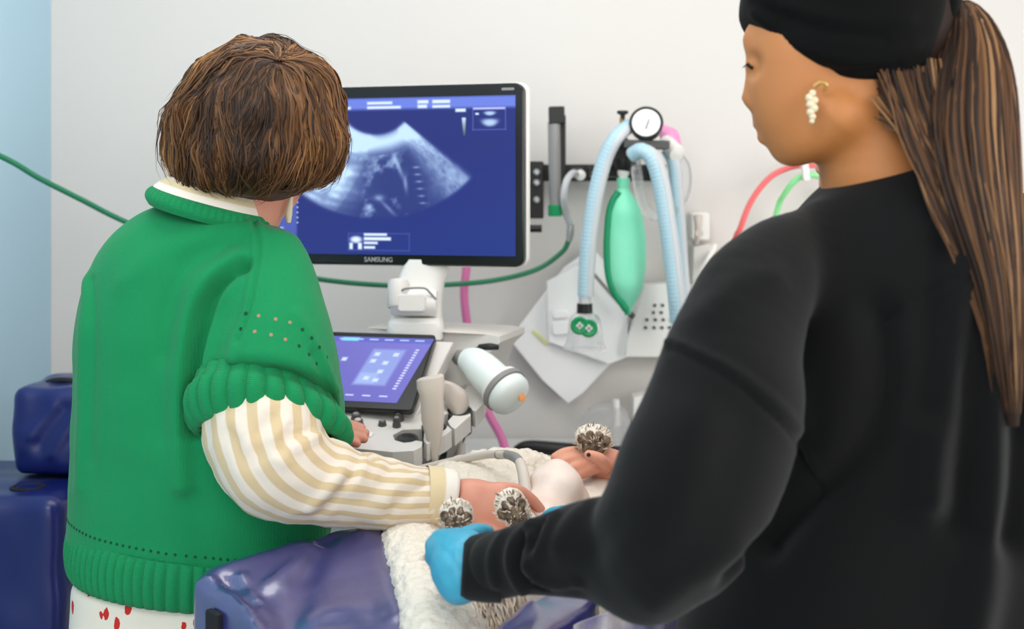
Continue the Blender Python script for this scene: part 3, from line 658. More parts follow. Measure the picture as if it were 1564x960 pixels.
G().addm(ptube([(970, 240, 2.92), (975, 280, 2.93), (985, 315, 2.94), (1003, 330, 2.95), (1030, 320, 2.98), (1046, 290, 3.0), (1046, 255, 3.0), (1030, 232, 3.0)], .013, n=14, seg=90, corr=(.008, .0008))).build('tubing', M['frost'], ch)
# reservoir bag
rb = thing('reservoir_bag', 'green rubber reservoir bag hanging point-down between the breathing hoses', 'reservoir bag', P(953, 275, 2.93))
BR_ = [(275, 952, 8), (288, 952, 9), (296, 952, 13), (308, 953, 20), (325, 954, 26), (345, 955, 29), (370, 955.5, 31), (400, 956, 31), (425, 956, 28), (445, 957, 22), (460, 958, 14), (472, 959, 7), (480, 959, 4)]
rows_ = cr([(a, b, c_) for a, b, c_ in BR_], 40)
V, F, U_ = loft([[P(x, y, 2.93)+np.array([R(w, 2.93)*math.cos(t), min(R(w, 2.93), .04)*math.sin(t)*.85, 0]) for t in np.linspace(0, 2*math.pi, 32, endpoint=False)] for y, x, w in rows_])
G().add(vnoise(np.array(V), 14, .003, N=np.tile([0, 1., 0], (len(V), 1))), F).build('bag', M['bag'], rb)
g = G(); g.addm(tube([P(x-w+3.5-(4 if w > 15 else 0)*.3, y, 2.915) for y, x, w in rows_[5:]], [R(5.5, 2.93)]*len(rows_[8:])+[R(4, 2.93)]*(len(rows_[5:])-len(rows_[8:])), 10, 60)); g.build('bag_dark_side', M['bag_dk'], rb)  # darker green strip down the left side of the bag
G().addm(ptube([(952, 272, 2.93), (952, 286, 2.93)], [.016, .014], n=16)).build('neck', M['bag'], rb)
pb = thing('pink_bag', 'small pink rubber bag peeking out behind the pressure gauge', 'rubber bag', P(1025, 212, 3.02))
s_ = S(.01).ell(P(1024, 213, 3.02), (R(15, 3), .03, R(18, 3))).tube([P(1012, 197, 3.02), P(1022, 208, 3.02)], [.012, .02]).tube([P(1030, 222, 3.02), P(1030, 240, 3.05)], [.016, .012]); V, F = s_.mesh(.004, 1); make('bag', V, F, M['pinkbag'], pb)
# clear mask with green caps
mk = thing('breathing_mask', 'clear breathing mask with two green valve caps at the end of the left hose', 'mask', P(893, 500, 2.9))
V, F, U_ = loft([[P(x, y, 2.9)+np.array([R(w, 2.9)*math.cos(t), R(w*.8, 2.9)*math.sin(t), 0]) for t in np.linspace(0, 2*math.pi, 28, endpoint=False)] for y, x, w in ((476, 893, 12), (481, 893, 20), (488, 893, 24), (505, 893, 26), (522, 893, 29), (531, 893, 33), (534, 893, 33), (531, 893, 31))], )
G().add(V, F, U_).build('shell', M['frost'], mk)
for x, y in ((885, 497), (899, 501)):
    k = G().addm(lathe([(0, 0), (.019, 0), (.021, .003), (.021, .009), (.017, .012), (.012, .010), (0, .010)], P(x, y, 2.86), (0, -1, .1), 24)).build('valve_cap', M['green_cap'], mk)
    G().addm(slab(P(x, y, 2.86)+np.array([0, -.0115, .001]), (1, 0, 0), (0, 0, 1), .006, .016, .002, .002, .0005)).addm(slab(P(x, y, 2.86)+np.array([0, -.0115, .001]), (1, 0, 0), (0, 0, 1), .016, .006, .002, .002, .0005)).build('valve_mark', M['white_pl'], k)
# white sheets
def sheet(px, d, th, bend=0):
    pts = [P(x, y, d+(bend*((x-880)/100)**2)) for x, y in px]; return extrude(pts, (0, th, 0))
sh = thing('white_sheet', 'bright white wrapped packet pinned cornerwise on the wall below the green bag', 'packet', P(870, 520, 3.14))
G().addm(sheet([(778, 518), (862, 408), (905, 378), (985, 470), (962, 500), (955, 540), (935, 552), (890, 600), (868, 616), (828, 580)], 3.15, .02)).build('backing', M['paper'], sh, sharp=20)
G().addm(sheet([(835, 430), (900, 396), (960, 470), (958, 545), (930, 556), (838, 522)], 3.125, .02)).build('front_pouch', M['paper'], sh, sharp=20)
G().addm(sheet([(812, 506), (816, 503), (838, 524), (834, 527)], 3.146, .003)).build('yellow_mark', M['yellow'], sh, sharp=20)
G().addm(slab(P(858, 500, 3.118), (1, 0, .1), (0, 0, 1), .05, .035, .006, .01)).addm(slab(P(856, 480, 3.118), (1, 0, .1), (0, 0, 1), .04, .02, .006, .008)).build('fold', M['paper'], sh)
cb = thing('grey_stick', 'thin grey rod slanting down behind the green reservoir bag', 'rod', P(930, 440, 3.08))
G().addm(ptube([(905, 416, 3.09), (935, 450, 3.08), (966, 482, 3.07)], [.004, .005, .006], n=10)).build('rod', M['grey_pl'], cb); G().addm(ptube([(960, 476, 3.07), (968, 484, 3.07)], [.0075, .0075], n=10)).build('rod_tip', M['dk_grey'], cb)
vb = thing('perforated_holder', 'white wall holder pierced with rows of small holes beside the sweatshirt', 'holder', P(1000, 490, 3.1))
G().addm(extrude([P(958, 520, 3.1), P(985, 435, 3.1), (P(1040, 430, 3.1)), P(1075, 440, 3.1), P(1075, 545, 3.1), P(955, 545, 3.1)], (0, .06, 0))).build('body', M['white_pl'], vb, sharp=30)
for r_, yy_ in enumerate((466, 477, 488, 500)):
    for x in ((1000, 1012) if r_ < 2 else (988, 1001, 1013, 1025)): G().addm(lathe([(0, 0), (.0042, 0), (.0042, .002), (0, .002)], P(x-(r_ % 2)*2, yy_, 3.098), (0, -1, 0), 10)).build('hole', M['dk_grey'], vb)
bk = thing('grey_bin', 'pale grey box fixed to the wall beside the right-hand hoses', 'box', P(1075, 400, 3.1))
G().addm(extrude([P(1060, 376, 3.12), P(1085, 372, 3.12), P(1092, 382, 3.12), P(1085, 440, 3.12), P(1058, 440, 3.12)], (0, .07, 0))).build('box', M['offwhite'], bk, sharp=30)
fc = thing('wall_outlet', 'small beige gas outlet on the wall right of the breathing hoses', 'outlet', P(1066, 345, 3.15))
G().addm(ptube([(1066, 330, 3.12), (1066, 345, 3.11), (1064, 372, 3.12)], [.012, .009, .006], n=12)).build('valve', M['beige'], fc); G().addm(slab(P(1068, 345, 3.17), (1, 0, 0), (0, 0, 1), .045, .07, .05, .008)).build('plate', M['white_pl'], fc)
G().addm(lathe([(0, 0), (.01, 0), (.01, .02), (0, .02)], P(1066, 356, 3.11), (0, -1, 0), 12)).build('button', M['beige'], fc)
o = G().addm(ptube([(1092, 375, 3.14), (1080, 400, 3.1), (1060, 440, 3.08), (1045, 500, 3.1), (1040, 560, 3.12)], .008, n=10)).build('white_tube', M['white_pl']); tag(o, 'thin white tube running down past the grey wall box to the sweatshirt', 'tube')
o = G().addm(ptube([(1100, 520, 3.15), (1120, 380, 3.12), (1131, 348, 3.1), (1145, 312, 3.1), (1165, 282, 3.1), (1190, 262, 3.1), (1230, 252, 3.1), (1290, 262, 3.12), (1330, 320, 3.15)], .0075, n=12)).build('red_tube', M['hose_red']); tag(o, 'red tube arching on the wall below the woman\'s chin', 'tube')
o = G().addm(ptube([(1170, 400, 3.15), (1188, 318, 3.12), (1197, 298, 3.1), (1212, 278, 3.08), (1230, 268, 3.08), (1260, 275, 3.1), (1290, 330, 3.15)], .0075, n=12)).build('green_tube', M['hose_green2']); tag(o, 'pale green tube arching inside the red one', 'tube')
o = G().addm(slab(P(1230, 262, 3.06), (1, 0, .1), (0, 0, 1), .016, .045, .02, .003)).build('tube_clip', M['white_pl']); tag(o, 'white clip holding the red and pale green tubes together', 'clip')
o = G().addm(ptube([(700, 250, 3.17), (712, 258, 3.10), (716, 310, 3.07), (713, 400, 3.05), (709, 450, 3.05), (716, 510, 3.05), (728, 570, 3.05), (746, 630, 3.02), (768, 674, 2.98), (790, 760, 2.9), (800, 850, 2.85)], .0105, n=14, seg=110)).build('pink_tube', M['hose_pink']); tag(o, 'thick pink tube dropping behind the monitor to the worktop', 'tube')

# worktop behind the patient
wt = thing('worktop_cabinet', 'narrow white worktop on a shallow cabinet against the wall behind the patient', 'cabinet', (.6, 3.08, 0))
zc = .813
G().addm(slab((.70, 3.08, zc), (1, 0, 0), (0, 1, 0), 1.72, .232, .035, .02, .008)).build('top', M['worktop'], wt)
G().addm(slab((.72, 3.095, .395), (1, 0, 0), (0, 1, 0), 1.64, .19, .78, .006)).build('body', M['offwhite'], wt)
for k in range(4):
    d_ = G().addm(slab((.11+k*.41, 2.99, .44), (1, 0, 0), (0, 0, 1), .39, .66, .016, .004)).build('door', M['white_pl'], wt)
    G().addm(slab((.26+k*.41, 2.976, .66), (1, 0, 0), (0, 0, 1), .014, .12, .02, .004)).build('handle', M['steel'], d_)
o = G().addm(ptube([(786, 688, 3.0), (806, 683, 3.0), (850, 686, 2.99), (900, 690, 2.99), (950, 690, 3.0)], [.010, .017, .018, .018, .014], n=14)).build('black_cable_sleeve', M['black_pl']); tag(o, 'thick black sleeve lying along the worktop behind the patient', 'cable')
dm = thing('clear_dome', 'clear plastic dome with a white spout standing behind the raised front paw', 'dome', P(925, 688, 3.06))
V, F, U_ = loft([[P(x, y, 3.07)+np.array([R(w, 3.07)*math.cos(t), R(w, 3.07)*math.sin(t), 0]) for t in np.linspace(0, 2*math.pi, 32, endpoint=False)] for y, x, w in ((690, 922, 44), (672, 922, 44), (655, 922, 43), (640, 924, 38), (625, 928, 28), (616, 930, 14))])
G().add(V, F, U_).build('shell', M['frost'], dm)
G().addm(ptube([(941, 610, 3.05), (941, 650, 3.05)], .008, n=12)).build('spout', M['white_pl'], dm)
o = G().addm(extrude([P(968, 606, 3.1), P(1030, 596, 3.1), P(1040, 687, 3.1), P(968, 687, 3.1)], (0, .07, 0))).build('white_carton', M['white_pl'], sharp=30); tag(o, 'white carton standing on the worktop right of the clear dome', 'carton')

# navy cushions at the left
def cushion(c, sx, sy, sz, seed, m, r=.03):
    s = S(.01); c = np.array(c)
    def fn(p):
        q = np.abs(p-c)-np.array([sx/2, sy/2, sz/2])+r; return np.linalg.norm(np.maximum(q, 0), axis=1)+np.minimum(q.max(1), 0)-r
    s._a(fn, c-np.array([sx, sy, sz])/2, c+np.array([sx, sy, sz])/2); return s
cu = thing('positioning_cushion', 'tall navy vinyl cushion standing on end on the floor by the blue wall', 'cushion', (-1.02, 2.5, 0))
s_ = cushion((-1.015, 2.58, .435), .29, .38, .87, 1, None, .03)
V, F = s_.mesh(.008, 1); V = vnoise(V, 7, .006, F, oct=2); make('cover', V, F, M['vinyl_dk'], cu)
G().addm(lathe([(0, 0), (.034, 0), (.034, .003), (.027, .005), (.024, .002), (0, .002)], (-.968, 2.485, .868), (0, 0, 1), 24)).build('handle_hole', M['strap'], cu)
cu = thing('positioning_cushion', 'shorter navy vinyl cushion lying on top of the tall one by the blue wall', 'cushion', (-.95, 2.5, .87))
s_ = cushion((-.915, 2.66, .966), .23, .22, .185, 1, None, .025); V, F = s_.mesh(.007, 1); V = vnoise(V, 12, .005, F, oct=2)
V = sculpt(V, F, [([(100, 625), (60, 680)], .012, -.006), ([(112, 640), (80, 695)], .01, .005), ([(80, 620), (45, 665)], .01, .004)]); make('cover', V, F, M['vinyl_dk'], cu)
G().addm(tube([P(62, 592, 2.64), P(80, 582, 2.64), P(108, 582, 2.64), P(126, 592, 2.64)], .007, 10)).build('handle', M['strap'], cu)
# ------------------------------------------------------------------ examination table, trough pads, fleece, dog
TZ = .80
tb = thing('examination_table', 'examination table under the blue pads, seen only at its far edge', 'table', (.12, 1.85, 0))
G().addm(slab((-.01, 1.88, TZ-.02), (1, 0, 0), (0, 1, 0), .50, 1.04, .04, .04, .006)).build('table_top', M['steel'], tb)
G().addm(slab((-.01, 1.88, .42), (1, 0, 0), (0, 1, 0), .16, .16, .70, .02)).build('column', M['offwhite'], tb)
G().addm(slab((-.01, 1.88, .035), (1, 0, 0), (0, 1, 0), .34, .7, .07, .05)).build('base', M['grey_pl'], tb)

def wedge(name, label, top, off, m, folds=(), sink=None, r=.012):
    """soft padded block: top polygon (pixel,depth) points, thickness off downwards"""
    pts = [P(*q) for q in top]; n = len(pts); cen = sum(pts)/n
    A = pts[1]-pts[0]; B_ = pts[-1]-pts[0]; nn = np.cross(A, B_); nn /= np.linalg.norm(nn); nn = nn if nn[2] > 0 else -nn
    # best plane
    U_, S_, Vt = np.linalg.svd(np.array(pts)-cen); nn = Vt[2] if Vt[2][2] > 0 else -Vt[2]
    planes = [(cen, nn)]
    for a, b in zip(pts, pts[1:]+pts[:1]):
        e = b-a; s_ = np.cross(e, (0, 0, 1)); s_ /= np.linalg.norm(s_); s_ = s_ if np.dot(s_, (a+b)/2-cen) > 0 else -s_; planes.append((a, s_))
    def fn(p):
        f = None
        for c, q in planes:
            d = (p-c)@q+r*.15; f = d if f is None else smax(f, d, r)
        return smax(f, off-p[:, 2], r)
    s = S(.01); P_ = np.array(pts); s._a(fn, np.r_[P_.min(0)[:2], off]-.01, P_.max(0)+.01); V, F = s.mesh(.006, 1)
    V = vnoise(V, 11, .004, F, oct=2, seed=3)
    if folds: V = sculpt(V, F, folds)
    t = thing(name, label, 'padded wedge', np.r_[P_.mean(0)[:2], off]); make('cover', V, F, m, t); return t
lp = wedge('trough_pad', 'blue vinyl padded wedge on the left of the patient, wrinkled at its near corner', [(288, 870, 1.68), (508, 797, 1.83), (592, 806, 1.83), (612, 860, 1.70), (650, 985, 1.50), (425, 1010, 1.50)], TZ, M['vinyl'],
  [([(300, 875), (345, 900), (380, 940), (400, 975)], .008, .010), ([(345, 885), (360, 905), (385, 920)], .008, -.006), ([(370, 880), (385, 905), (395, 915)], .008, .005), ([(500, 810), (475, 860), (450, 930), (440, 980)], .02, -.011), ([(400, 900), (450, 860), (480, 830)], .012, .005), ([(320, 890), (400, 905), (450, 960)], .015, -.006), ([(560, 815), (580, 870), (610, 940)], .018, .006), ([(330, 870), (400, 850), (480, 830)], .02, .004)])
G().addm(slab(P(327, 985, 1.62), (.7, -.7, 0), (0, 0, 1), .03, .09, .01, .003)).build('strap', M['strap'], lp)
rp = wedge('trough_pad', 'blue vinyl padded wedge to the right of the patient, under the black sleeve', [(700, 1010, 1.36), (745, 940, 1.43), (815, 897, 1.52), (880, 890, 1.56), (925, 892, 1.58), (905, 925, 1.50), (800, 990, 1.36)], TZ, M['vinyl'], [([(800, 915), (830, 950), (800, 985)], .02, .005)])
# pale drape hanging over the outer side of the right wedge
def sheet_mesh(px, nu, nv, amp, thick=.004):
    a, b, c_, d_ = [P(*q) for q in px]; V = []; 
    for s_ in (0, 1):
        for j in range(nv):
            for i in range(nu):
                u_, v_ = i/(nu-1), j/(nv-1); p = (a*(1-u_)+b*u_)*(1-v_)+(d_*(1-u_)+c_*u_)*v_
                k = amp*(math.sin(u_*31+v_*3)+.6*math.sin(u_*57+1))*(.3+v_); V.append(p+np.array([0, -k-s_*-thick, .2*k]))
    F = []; n = nu*nv
    for j in range(nv-1):
        for i in range(nu-1):
            q = j*nu+i; F.append((q, q+1, q+nu+1, q+nu)); F.append((n+q, n+q+nu, n+q+nu+1, n+q+1))
    for i in range(nu-1): F.append((i, n+i, n+i+1, i+1)); q = (nv-1)*nu+i; F.append((q, q+1, n+q+1, n+q))
    for j in range(nv-1): q = j*nu; F.append((q, q+nu, n+q+nu, n+q)); q += nu-1; F.append((q, n+q, n+q+nu, q+nu))
    return V, F
o = G().add(*sheet_mesh([(815, 975, 1.42), (1060, 890, 1.62), (1060, 1120, 1.60), (800, 1150, 1.38)], 70, 20, .006)).build('plastic_drape', M['drape']); tag(o, 'crumpled pale plastic drape hanging below the elbow of the black sweatshirt', 'drape')

# fleece: curly roll over the wedge edge, plus the sheet under the patient
s_ = S(.03)
s_.tube([P(604, 815, 1.86), P(612, 830, 1.80), P(630, 870, 1.70), P(650, 930, 1.58), P(665, 1000, 1.46)], [.022, .030, .033, .033, .03])
s_.tube([P(640, 812, 1.90), P(655, 860, 1.75), P(690, 940, 1.62), P(700, 1000, 1.5)], [.03, .04, .045, .04])
s_.ell(P(735, 765, 2.10), (.13, .12, .06)); s_.tube([P(690, 735, 2.12), P(740, 715, 2.16), P(800, 712, 2.18), P(850, 730, 2.2)], [.03, .032, .03, .03])
s_.ell((.06, 1.95, .83), (.20, .30, .045))
V, F = s_.mesh(.005, 1)
V = vnoise(V, 85, .0045, F, oct=2); fl = make('fleece_blanket', V, F, M['fleece']); tag(fl, 'cream curly fleece blanket lining the trough beneath the patient', 'blanket')

# dog lying on its back
dog = thing('dog', 'cream-furred dog lying on its back with paws held up and a bare pink belly', 'dog', (.05, 1.9, TZ))
s_ = S(.035)
s_.tube([P(705, 985, 1.58), P(740, 925, 1.68), P(800, 880, 1.84), P(862, 830, 1.99), P(930, 790, 2.12)], [.045, .070, .072, .070, .075])
s_.tube([P(700, 990, 1.56), P(690, 930, 1.62), P(680, 870, 1.66)], [.03, .035, .025])            # thigh / tail base
s_.tube([P(715, 905, 1.66), P(708, 850, 1.69), P(699, 812, 1.685), P(697, 796, 1.68)], [.045, .024, .017, .019])        # left hind leg
s_.tube([P(850, 880, 1.76), P(832, 830, 1.75), P(802, 796, 1.74), P(786, 780, 1.73)], [.045, .022, .016, .016])
s_.tube([P(940, 790, 2.14), P(925, 740, 2.14), P(912, 700, 2.125), P(908, 680, 2.11)], [.04, .024, .020, .022])
s_.tube([P(1000, 780, 2.05), P(1010, 730, 2.04), P(1000, 700, 2.04)], [.04, .024, .022])
s_.ell(P(1010, 780, 2.26), (.065, .07, .06)); s_.tube([P(1020, 770, 2.28), P(1045, 735, 2.36), P(1055, 725, 2.40)], [.045, .03, .022])
s_.ell(P(990, 830, 2.30), (.02, .05, .045)); s_.ell(P(1060, 810, 2.26), (.045, .05, .02))
s_.tube([P(700, 1000, 1.55), P(690, 1060, 1.45), P(700, 1130, 1.38)], [.02, .018, .01])
V, F = s_.mesh(.0045, 1); V = vnoise(V, 60, .002, F, oct=2); body_d = make('body', V, F, M['fur'], dog)
# bare shaved belly
s_ = S(.02); s_.ell(P(850, 752, 1.95), (.046, .055, .052)).ell(P(828, 800, 1.90), (.05, .05, .05)).ell(P(870, 775, 2.0), (.035, .06, .05))
V, F = s_.mesh(.004, 1); V = vnoise(V, 14, .006, F, oct=2); make('belly', V, F, M['belly'], dog)
def locks(paths, wid, thick, taper=True, n=5):
    g = G()
    for pts, nrm, w_, tint in paths:
        m = len(pts); t = np.gradient(pts, axis=0); t /= np.linalg.norm(t, axis=1)[:, None]+1e-9; rings = []
        for i in range(m):
            u_ = i/(m-1); f = (math.sin(math.pi*min(1, .12+u_*.88))**.6 if taper else 1)*(1-.75*u_**3)
            s_ = np.cross(t[i], nrm[i]); s_ /= np.linalg.norm(s_)+1e-9; a = np.linspace(0, 2*math.pi, n, endpoint=False)[:, None]
            rings.append(pts[i]+(np.cos(a)*s_*w_*f*wid)+(np.sin(a)*nrm[i]*w_*f*thick))
        V, F, U_ = loft(rings); g.add(V, F, U_, tint)
    return g
def paw(px, py, d, w, h, ang, padcol='pad', tilt=.4):
    """paw with sole toward the camera; w,h half sizes in pixels, ang image rotation"""
    c = P(px, py, d); ca, sa = math.cos(ang), math.sin(ang)
    X = np.array([ca, 0, sa]); Z = np.array([-sa, 0, ca]); Y = np.array([0, 1., 0]); w, h = R(w, d), R(h, d)
    s = S(.008); Rm = np.array([X, Y, Z]); s.ell(c, (w, w*.8, h), Rm)
    for k in (-1.5, -.5, .5, 1.5): s.ell(c+X*k*w*.42+Z*h*(.62-abs(k)*.16), (w*.32, w*.5, h*.38), Rm)
    V, F = s.mesh(.002, 1); V = vnoise(V, 160, .0014, F, oct=1); p_ = make('paw', V, F, M['fur'], dog)
    s = S(.003); cf = c-Y*w*.62
    s.ell(cf-Z*h*.18, (w*.68, w*.32, h*.52), Rm).ell(cf-Z*h*.42-X*w*.30, (w*.34, w*.24, h*.30), Rm).ell(cf-Z*h*.42+X*w*.30, (w*.34, w*.24, h*.30), Rm)
    V, F = s.mesh(.0018, 1); make('paw_pad', vnoise(V, 200, .001, F), F, M['pad'], p_)
    for k in (-1.5, -.5, .5, 1.5):
        s = S(.003).ell(cf+X*k*w*.44+Z*h*(.52-abs(k)*.24)+Y*.002, (w*.30, w*.30, h*.34), Rm); V, F = s.mesh(.0018, 1); make('toe_pad', vnoise(V, 200, .0018, F), F, M['pad'], p_)
    pp = []
    for k in range(130):                              # fur fringe and tufts between the pads
        a = rng.uniform(0, 2*math.pi); rr_ = rng.uniform(.82, 1.02) if k % 6 else rng.uniform(.1, .6); q = c+X*math.cos(a)*w*rr_*.95+Z*math.sin(a)*h*rr_*.95-Y*w*(.80 if rr_ < .6 else .55*math.sqrt(max(0, 1.05-rr_**2))+.15)
        dr = X*math.cos(a)*.5+Z*(math.sin(a)*.4+.5)-Y*.25+rng.normal(0, .25, 3); dr /= np.linalg.norm(dr); L_ = R(9, d)*rng.uniform(.6, 1.3)
        pts = np.array([q+dr*L_*u_-Y*.001*math.sin(u_*3) for u_ in np.linspace(0, 1, 5)]); tt = [(.78, .68, .56), (.55, .44, .32), (.16, .11, .07)][rng.choice(3, p=[.62, .28, .10])]
        pp.append((pts, np.tile(-Y, (5, 1)), 1, tt))
    locks(pp, .0011, .0006).build('paw_fur', M['hairs'], p_, col=True)
    return p_
paw(697, 789, 1.675, 25, 27, -.05); paw(784, 777, 1.715, 24, 32, .55); paw(906, 672, 2.09, 27, 24, -.1)
# loose fur tufts on the near flank
me = body_d.data; bv = BVHTree.FromPolygons([v.co[:] for v in me.vertices], [p.vertices[:] for p in me.polygons])
paths = []
for k in range(900):
    px = rng.uniform(655, 790); py = rng.uniform(835, 985); h_ = hit(bv, px, py)
    if h_ is None: continue
    p0, n0 = h_; L_ = rng.uniform(.02, .045); dr = np.array([rng.normal(-.1, .25), -.45, -.8]); dr -= n0*np.dot(dr, n0); dr /= np.linalg.norm(dr)+1e-9
    pts = np.array([p0+dr*L_*u_+n0*(.002+.006*math.sin(u_*2.6)) for u_ in np.linspace(0, 1, 6)])
    tone = rng.choice(3, p=[.62, .28, .10]); tint = [(.80, .69, .58), (.66, .52, .38), (.36, .25, .16)][tone]; paths.append((pts, np.tile(n0, (6, 1)), 1, tuple(np.array(tint)*rng.uniform(.85, 1.1))))
locks(paths, .0013, .0008).build('flank_fur', M['hairs'], dog, col=True)

# probe in use: cable loop and probe head
up = thing('ultrasound_probe', 'cream ultrasound probe pressed on the belly, its cable arching over the fleece', 'probe', P(800, 755, 1.88), 'probe in use')
G().addm(ptube([(600, 728, 2.16), (650, 714, 2.14), (700, 702, 2.12), (745, 694, 2.08), (772, 694, 2.03)], .0068, n=12)).build('cable', M['beige'], up)
G().addm(ptube([(760, 694, 2.055), (775, 694, 2.03), (788, 699, 1.995), (796, 708, 1.96)], [.0075, .0075, .008, .0075], n=12)).build('strain_relief', M['grey_pl'], up)
G().addm(ptube([(794, 705, 1.965), (799, 722, 1.94), (802, 745, 1.92), (803, 770, 1.90)], [.008, .009, .010, .012], n=16)).build('probe_body', M['beige'], up)
# ------------------------------------------------------------------ people: helpers
def sub(s, s2, k=None):
    s._a(s2.f, s2.lo, s2.hi, k); return s
def rowpx(rows, d, ex=2.3):
    out = []
    for y, x0, x1, hd in rows: z = P(0, y, d)[2]; out.append((z, P(x0, y, d)[0], P(x1, y, d)[0], d-hd, d+hd))
    return out
def legs(name, cx_, cy_, zt, m, who, sp=.09, r=.095, fwd=(0, 1)):
    s = S(.03); s.rows([(zt, cx_-.19, cx_+.19, cy_-.125, cy_+.12), (zt-.12, cx_-.2, cx_+.2, cy_-.13, cy_+.125), (zt-.2, cx_-.195, cx_+.195, cy_-.12, cy_+.115)])
    px_ = np.array([fwd[1], -fwd[0], 0])
    for q in (-1, 1):
        b = np.array([cx_, cy_, 0])+px_*q*sp; s.tube([b+np.array([0, 0, zt-.15]), b+np.array([0, 0, .5]), b+np.array([0, 0, .1])], [r, r*.72, r*.58])
    V, F = s.mesh(.009, 1); V = vnoise(V, 9, .006, F, oct=2); return make(name, V, F, m, who)
def shoes(cx_, cy_, m, who, sp=.09, fwd=(0, 1)):
    px_ = np.array([fwd[1], -fwd[0], 0]); f = np.array([fwd[0], fwd[1], 0])
    for q in (-1, 1):
        b = np.array([cx_, cy_, 0])+px_*q*sp; s = S(.02); s.tube([b+np.array([0, 0, .05])-f*.04, b+f*.08+np.array([0, 0, .045]), b+f*.16+np.array([0, 0, .035])], [.042, .042, .034]).tube([b+np.array([0, 0, .06]), b+np.array([0, 0, .12])], [.045, .045])
        s.plane((0, 0, .002), (0, 0, -1), .004); V, F = s.mesh(.006, 1); make('shoe', V, F, m, who)

# ------------------------------------------------------------------ woman in green
GD = 1.95
gw = thing('person', 'woman with a brown bob in a green knitted top over a striped shirt', 'person', ((320-782)/FPX*GD, GD, 0))
s = S(.02)
s.ell(P(390, 185, 1.96), (.078, .095, .105)); s.ell(P(418, 250, 2.01), (.052, .065, .075)); s.ell(P(418, 295, 2.015), (.036, .05, .035))
s.tube([P(350, 390, 1.97), P(378, 330, 1.97), P(396, 255, 1.975)], [.056, .052, .050]); s.ell(P(432, 300, 1.985), (.010, .012, .022))
s.tube([P(470, 250, 2.07), P(480, 275, 2.09)], [.012, .012])                          # nose, facing the screen
s.rows(rowpx([(380, 190, 430, .08), (450, 150, 440, .09), (700, 150, 440, .09), (860, 150, 460, .09)], GD))
s.tube([P(420, 430, 1.93), P(395, 600, 1.86), P(400, 710, 1.81), P(560, 752, 1.82), P(680, 762, 1.85)], [.05, .045, .043, .036, .027])
s.tube([P(205, 440, 2.0), P(215, 600, 2.22), P(420, 665, 2.27), P(500, 663, 2.2)], [.045, .04, .032, .024])
V, F = s.mesh(.006, 2); GBV, GBF = [V], [F]
# right hand (fine) and left hand fingers
s = S(.009)
s.tube([P(668, 762, 1.85), P(700, 763, 1.845), P(722, 766, 1.84)], [.028, .030, .031], sy=.75)
s.tube([P(722, 762, 1.84), P(765, 757, 1.838)], [.028, .019], sy=.8).tube([P(722, 778, 1.835), P(765, 776, 1.83)], [.026, .018], sy=.8).tube([P(722, 788, 1.83), P(758, 792, 1.828)], [.02, .016], sy=.8)
for pts, r0 in (([(762, 747, 1.84), (788, 748, 1.85), (810, 762, 1.86), (828, 780, 1.865)], .0098), ([(766, 763, 1.83), (788, 768, 1.835), (804, 782, 1.845), (814, 797, 1.85)], .0098),
                ([(764, 779, 1.825), (784, 787, 1.825), (798, 796, 1.84), (803, 806, 1.845)], .0100), ([(756, 790, 1.826), (774, 800, 1.825), (784, 810, 1.83), (788, 816, 1.835)], .0088), ([(722, 785, 1.83), (738, 802, 1.822), (754, 812, 1.82), (768, 815, 1.822)], .0115)):
    s.tube([P(*q) for q in pts], [r0*1.1, r0, r0*.95, r0*.75], k=.0035)
V, F = s.mesh(.0024, 1); GBV.append(V); GBF.append(F)
s = S(.006); s.tube([P(480, 663, 2.2), P(515, 662, 2.2)], [.024, .03], sy=1.1)
for k, (y, x2) in enumerate(((651, 552), (659, 558), (668, 556), (675, 545))): s.tube([P(505, y, 2.2-k*.012), P(530, y-3, 2.19-k*.014), P(x2, y+2, 2.18-k*.014)], [.0105, .0095, .0078], k=.003)
s.tube([P(495, 672, 2.15), P(515, 680, 2.13), P(528, 680, 2.12)], [.012, .0105, .009], k=.004)
V, F = s.mesh(.0026, 1); GBV.append(V); GBF.append(F)
g = G(); [g.add(v, f) for v, f in zip(GBV, GBF)]; make('body', g.V, g.F, M['skin_l'], gw)

# hair
HR = [(57, 396, 424), (62, 375, 440), (70, 355, 455), (80, 336, 470), (92, 320, 483), (110, 302, 498), (130, 289, 509), (150, 280, 515), (175, 265, 519), (200, 256, 521), (225, 256, 521), (245, 260, 517), (262, 266, 505), (278, 274, 485), (292, 292, 466), (302, 330, 446), (308, 365, 430)]
s = S(.01); s.rows([(P(0, y, GD)[2], P(x0, y, GD)[0], P(x1, y, GD)[0], GD-min(.128, max(.02, R(x1-x0, GD)*.5)), GD+min(.125, max(.02, R(x1-x0, GD)*.46))) for y, x0, x1 in HR], ex=2.05)
s.ell(P(440, 275, 2.12), (.055, .09, .10), sub=True, k=.03)
V, F = s.mesh(.005, 3)
def hair_sculpt(V, F, seed, amp, sc): return vnoise(V, sc, amp, F, oct=2, seed=seed)
V = hair_sculpt(V, F, 4, .006, 16); hb = make('hair', V, F, M['hair_br'], gw)
bvh = BVHTree.FromPolygons([tuple(v) for v in V], [tuple(int(i) for i in f) for f in F]); hc = P(390, 195, GD)
wd = P(424, 98, 1.86)-hc; wd /= np.linalg.norm(wd)
def rad_(dr):
    r_ = bvh.ray_cast(Vector(hc+dr*.4), Vector(-dr)); return None if r_[0] is None else (np.array(r_[0]), np.array(r_[1]))
paths = []; e1 = np.cross(wd, (0, 0, 1)); e1 /= np.linalg.norm(e1); e2 = np.cross(wd, e1)
HT = [(.022, .010, .005), (.066, .028, .010), (.135, .058, .020), (.25, .115, .038), (.42, .21, .075)]
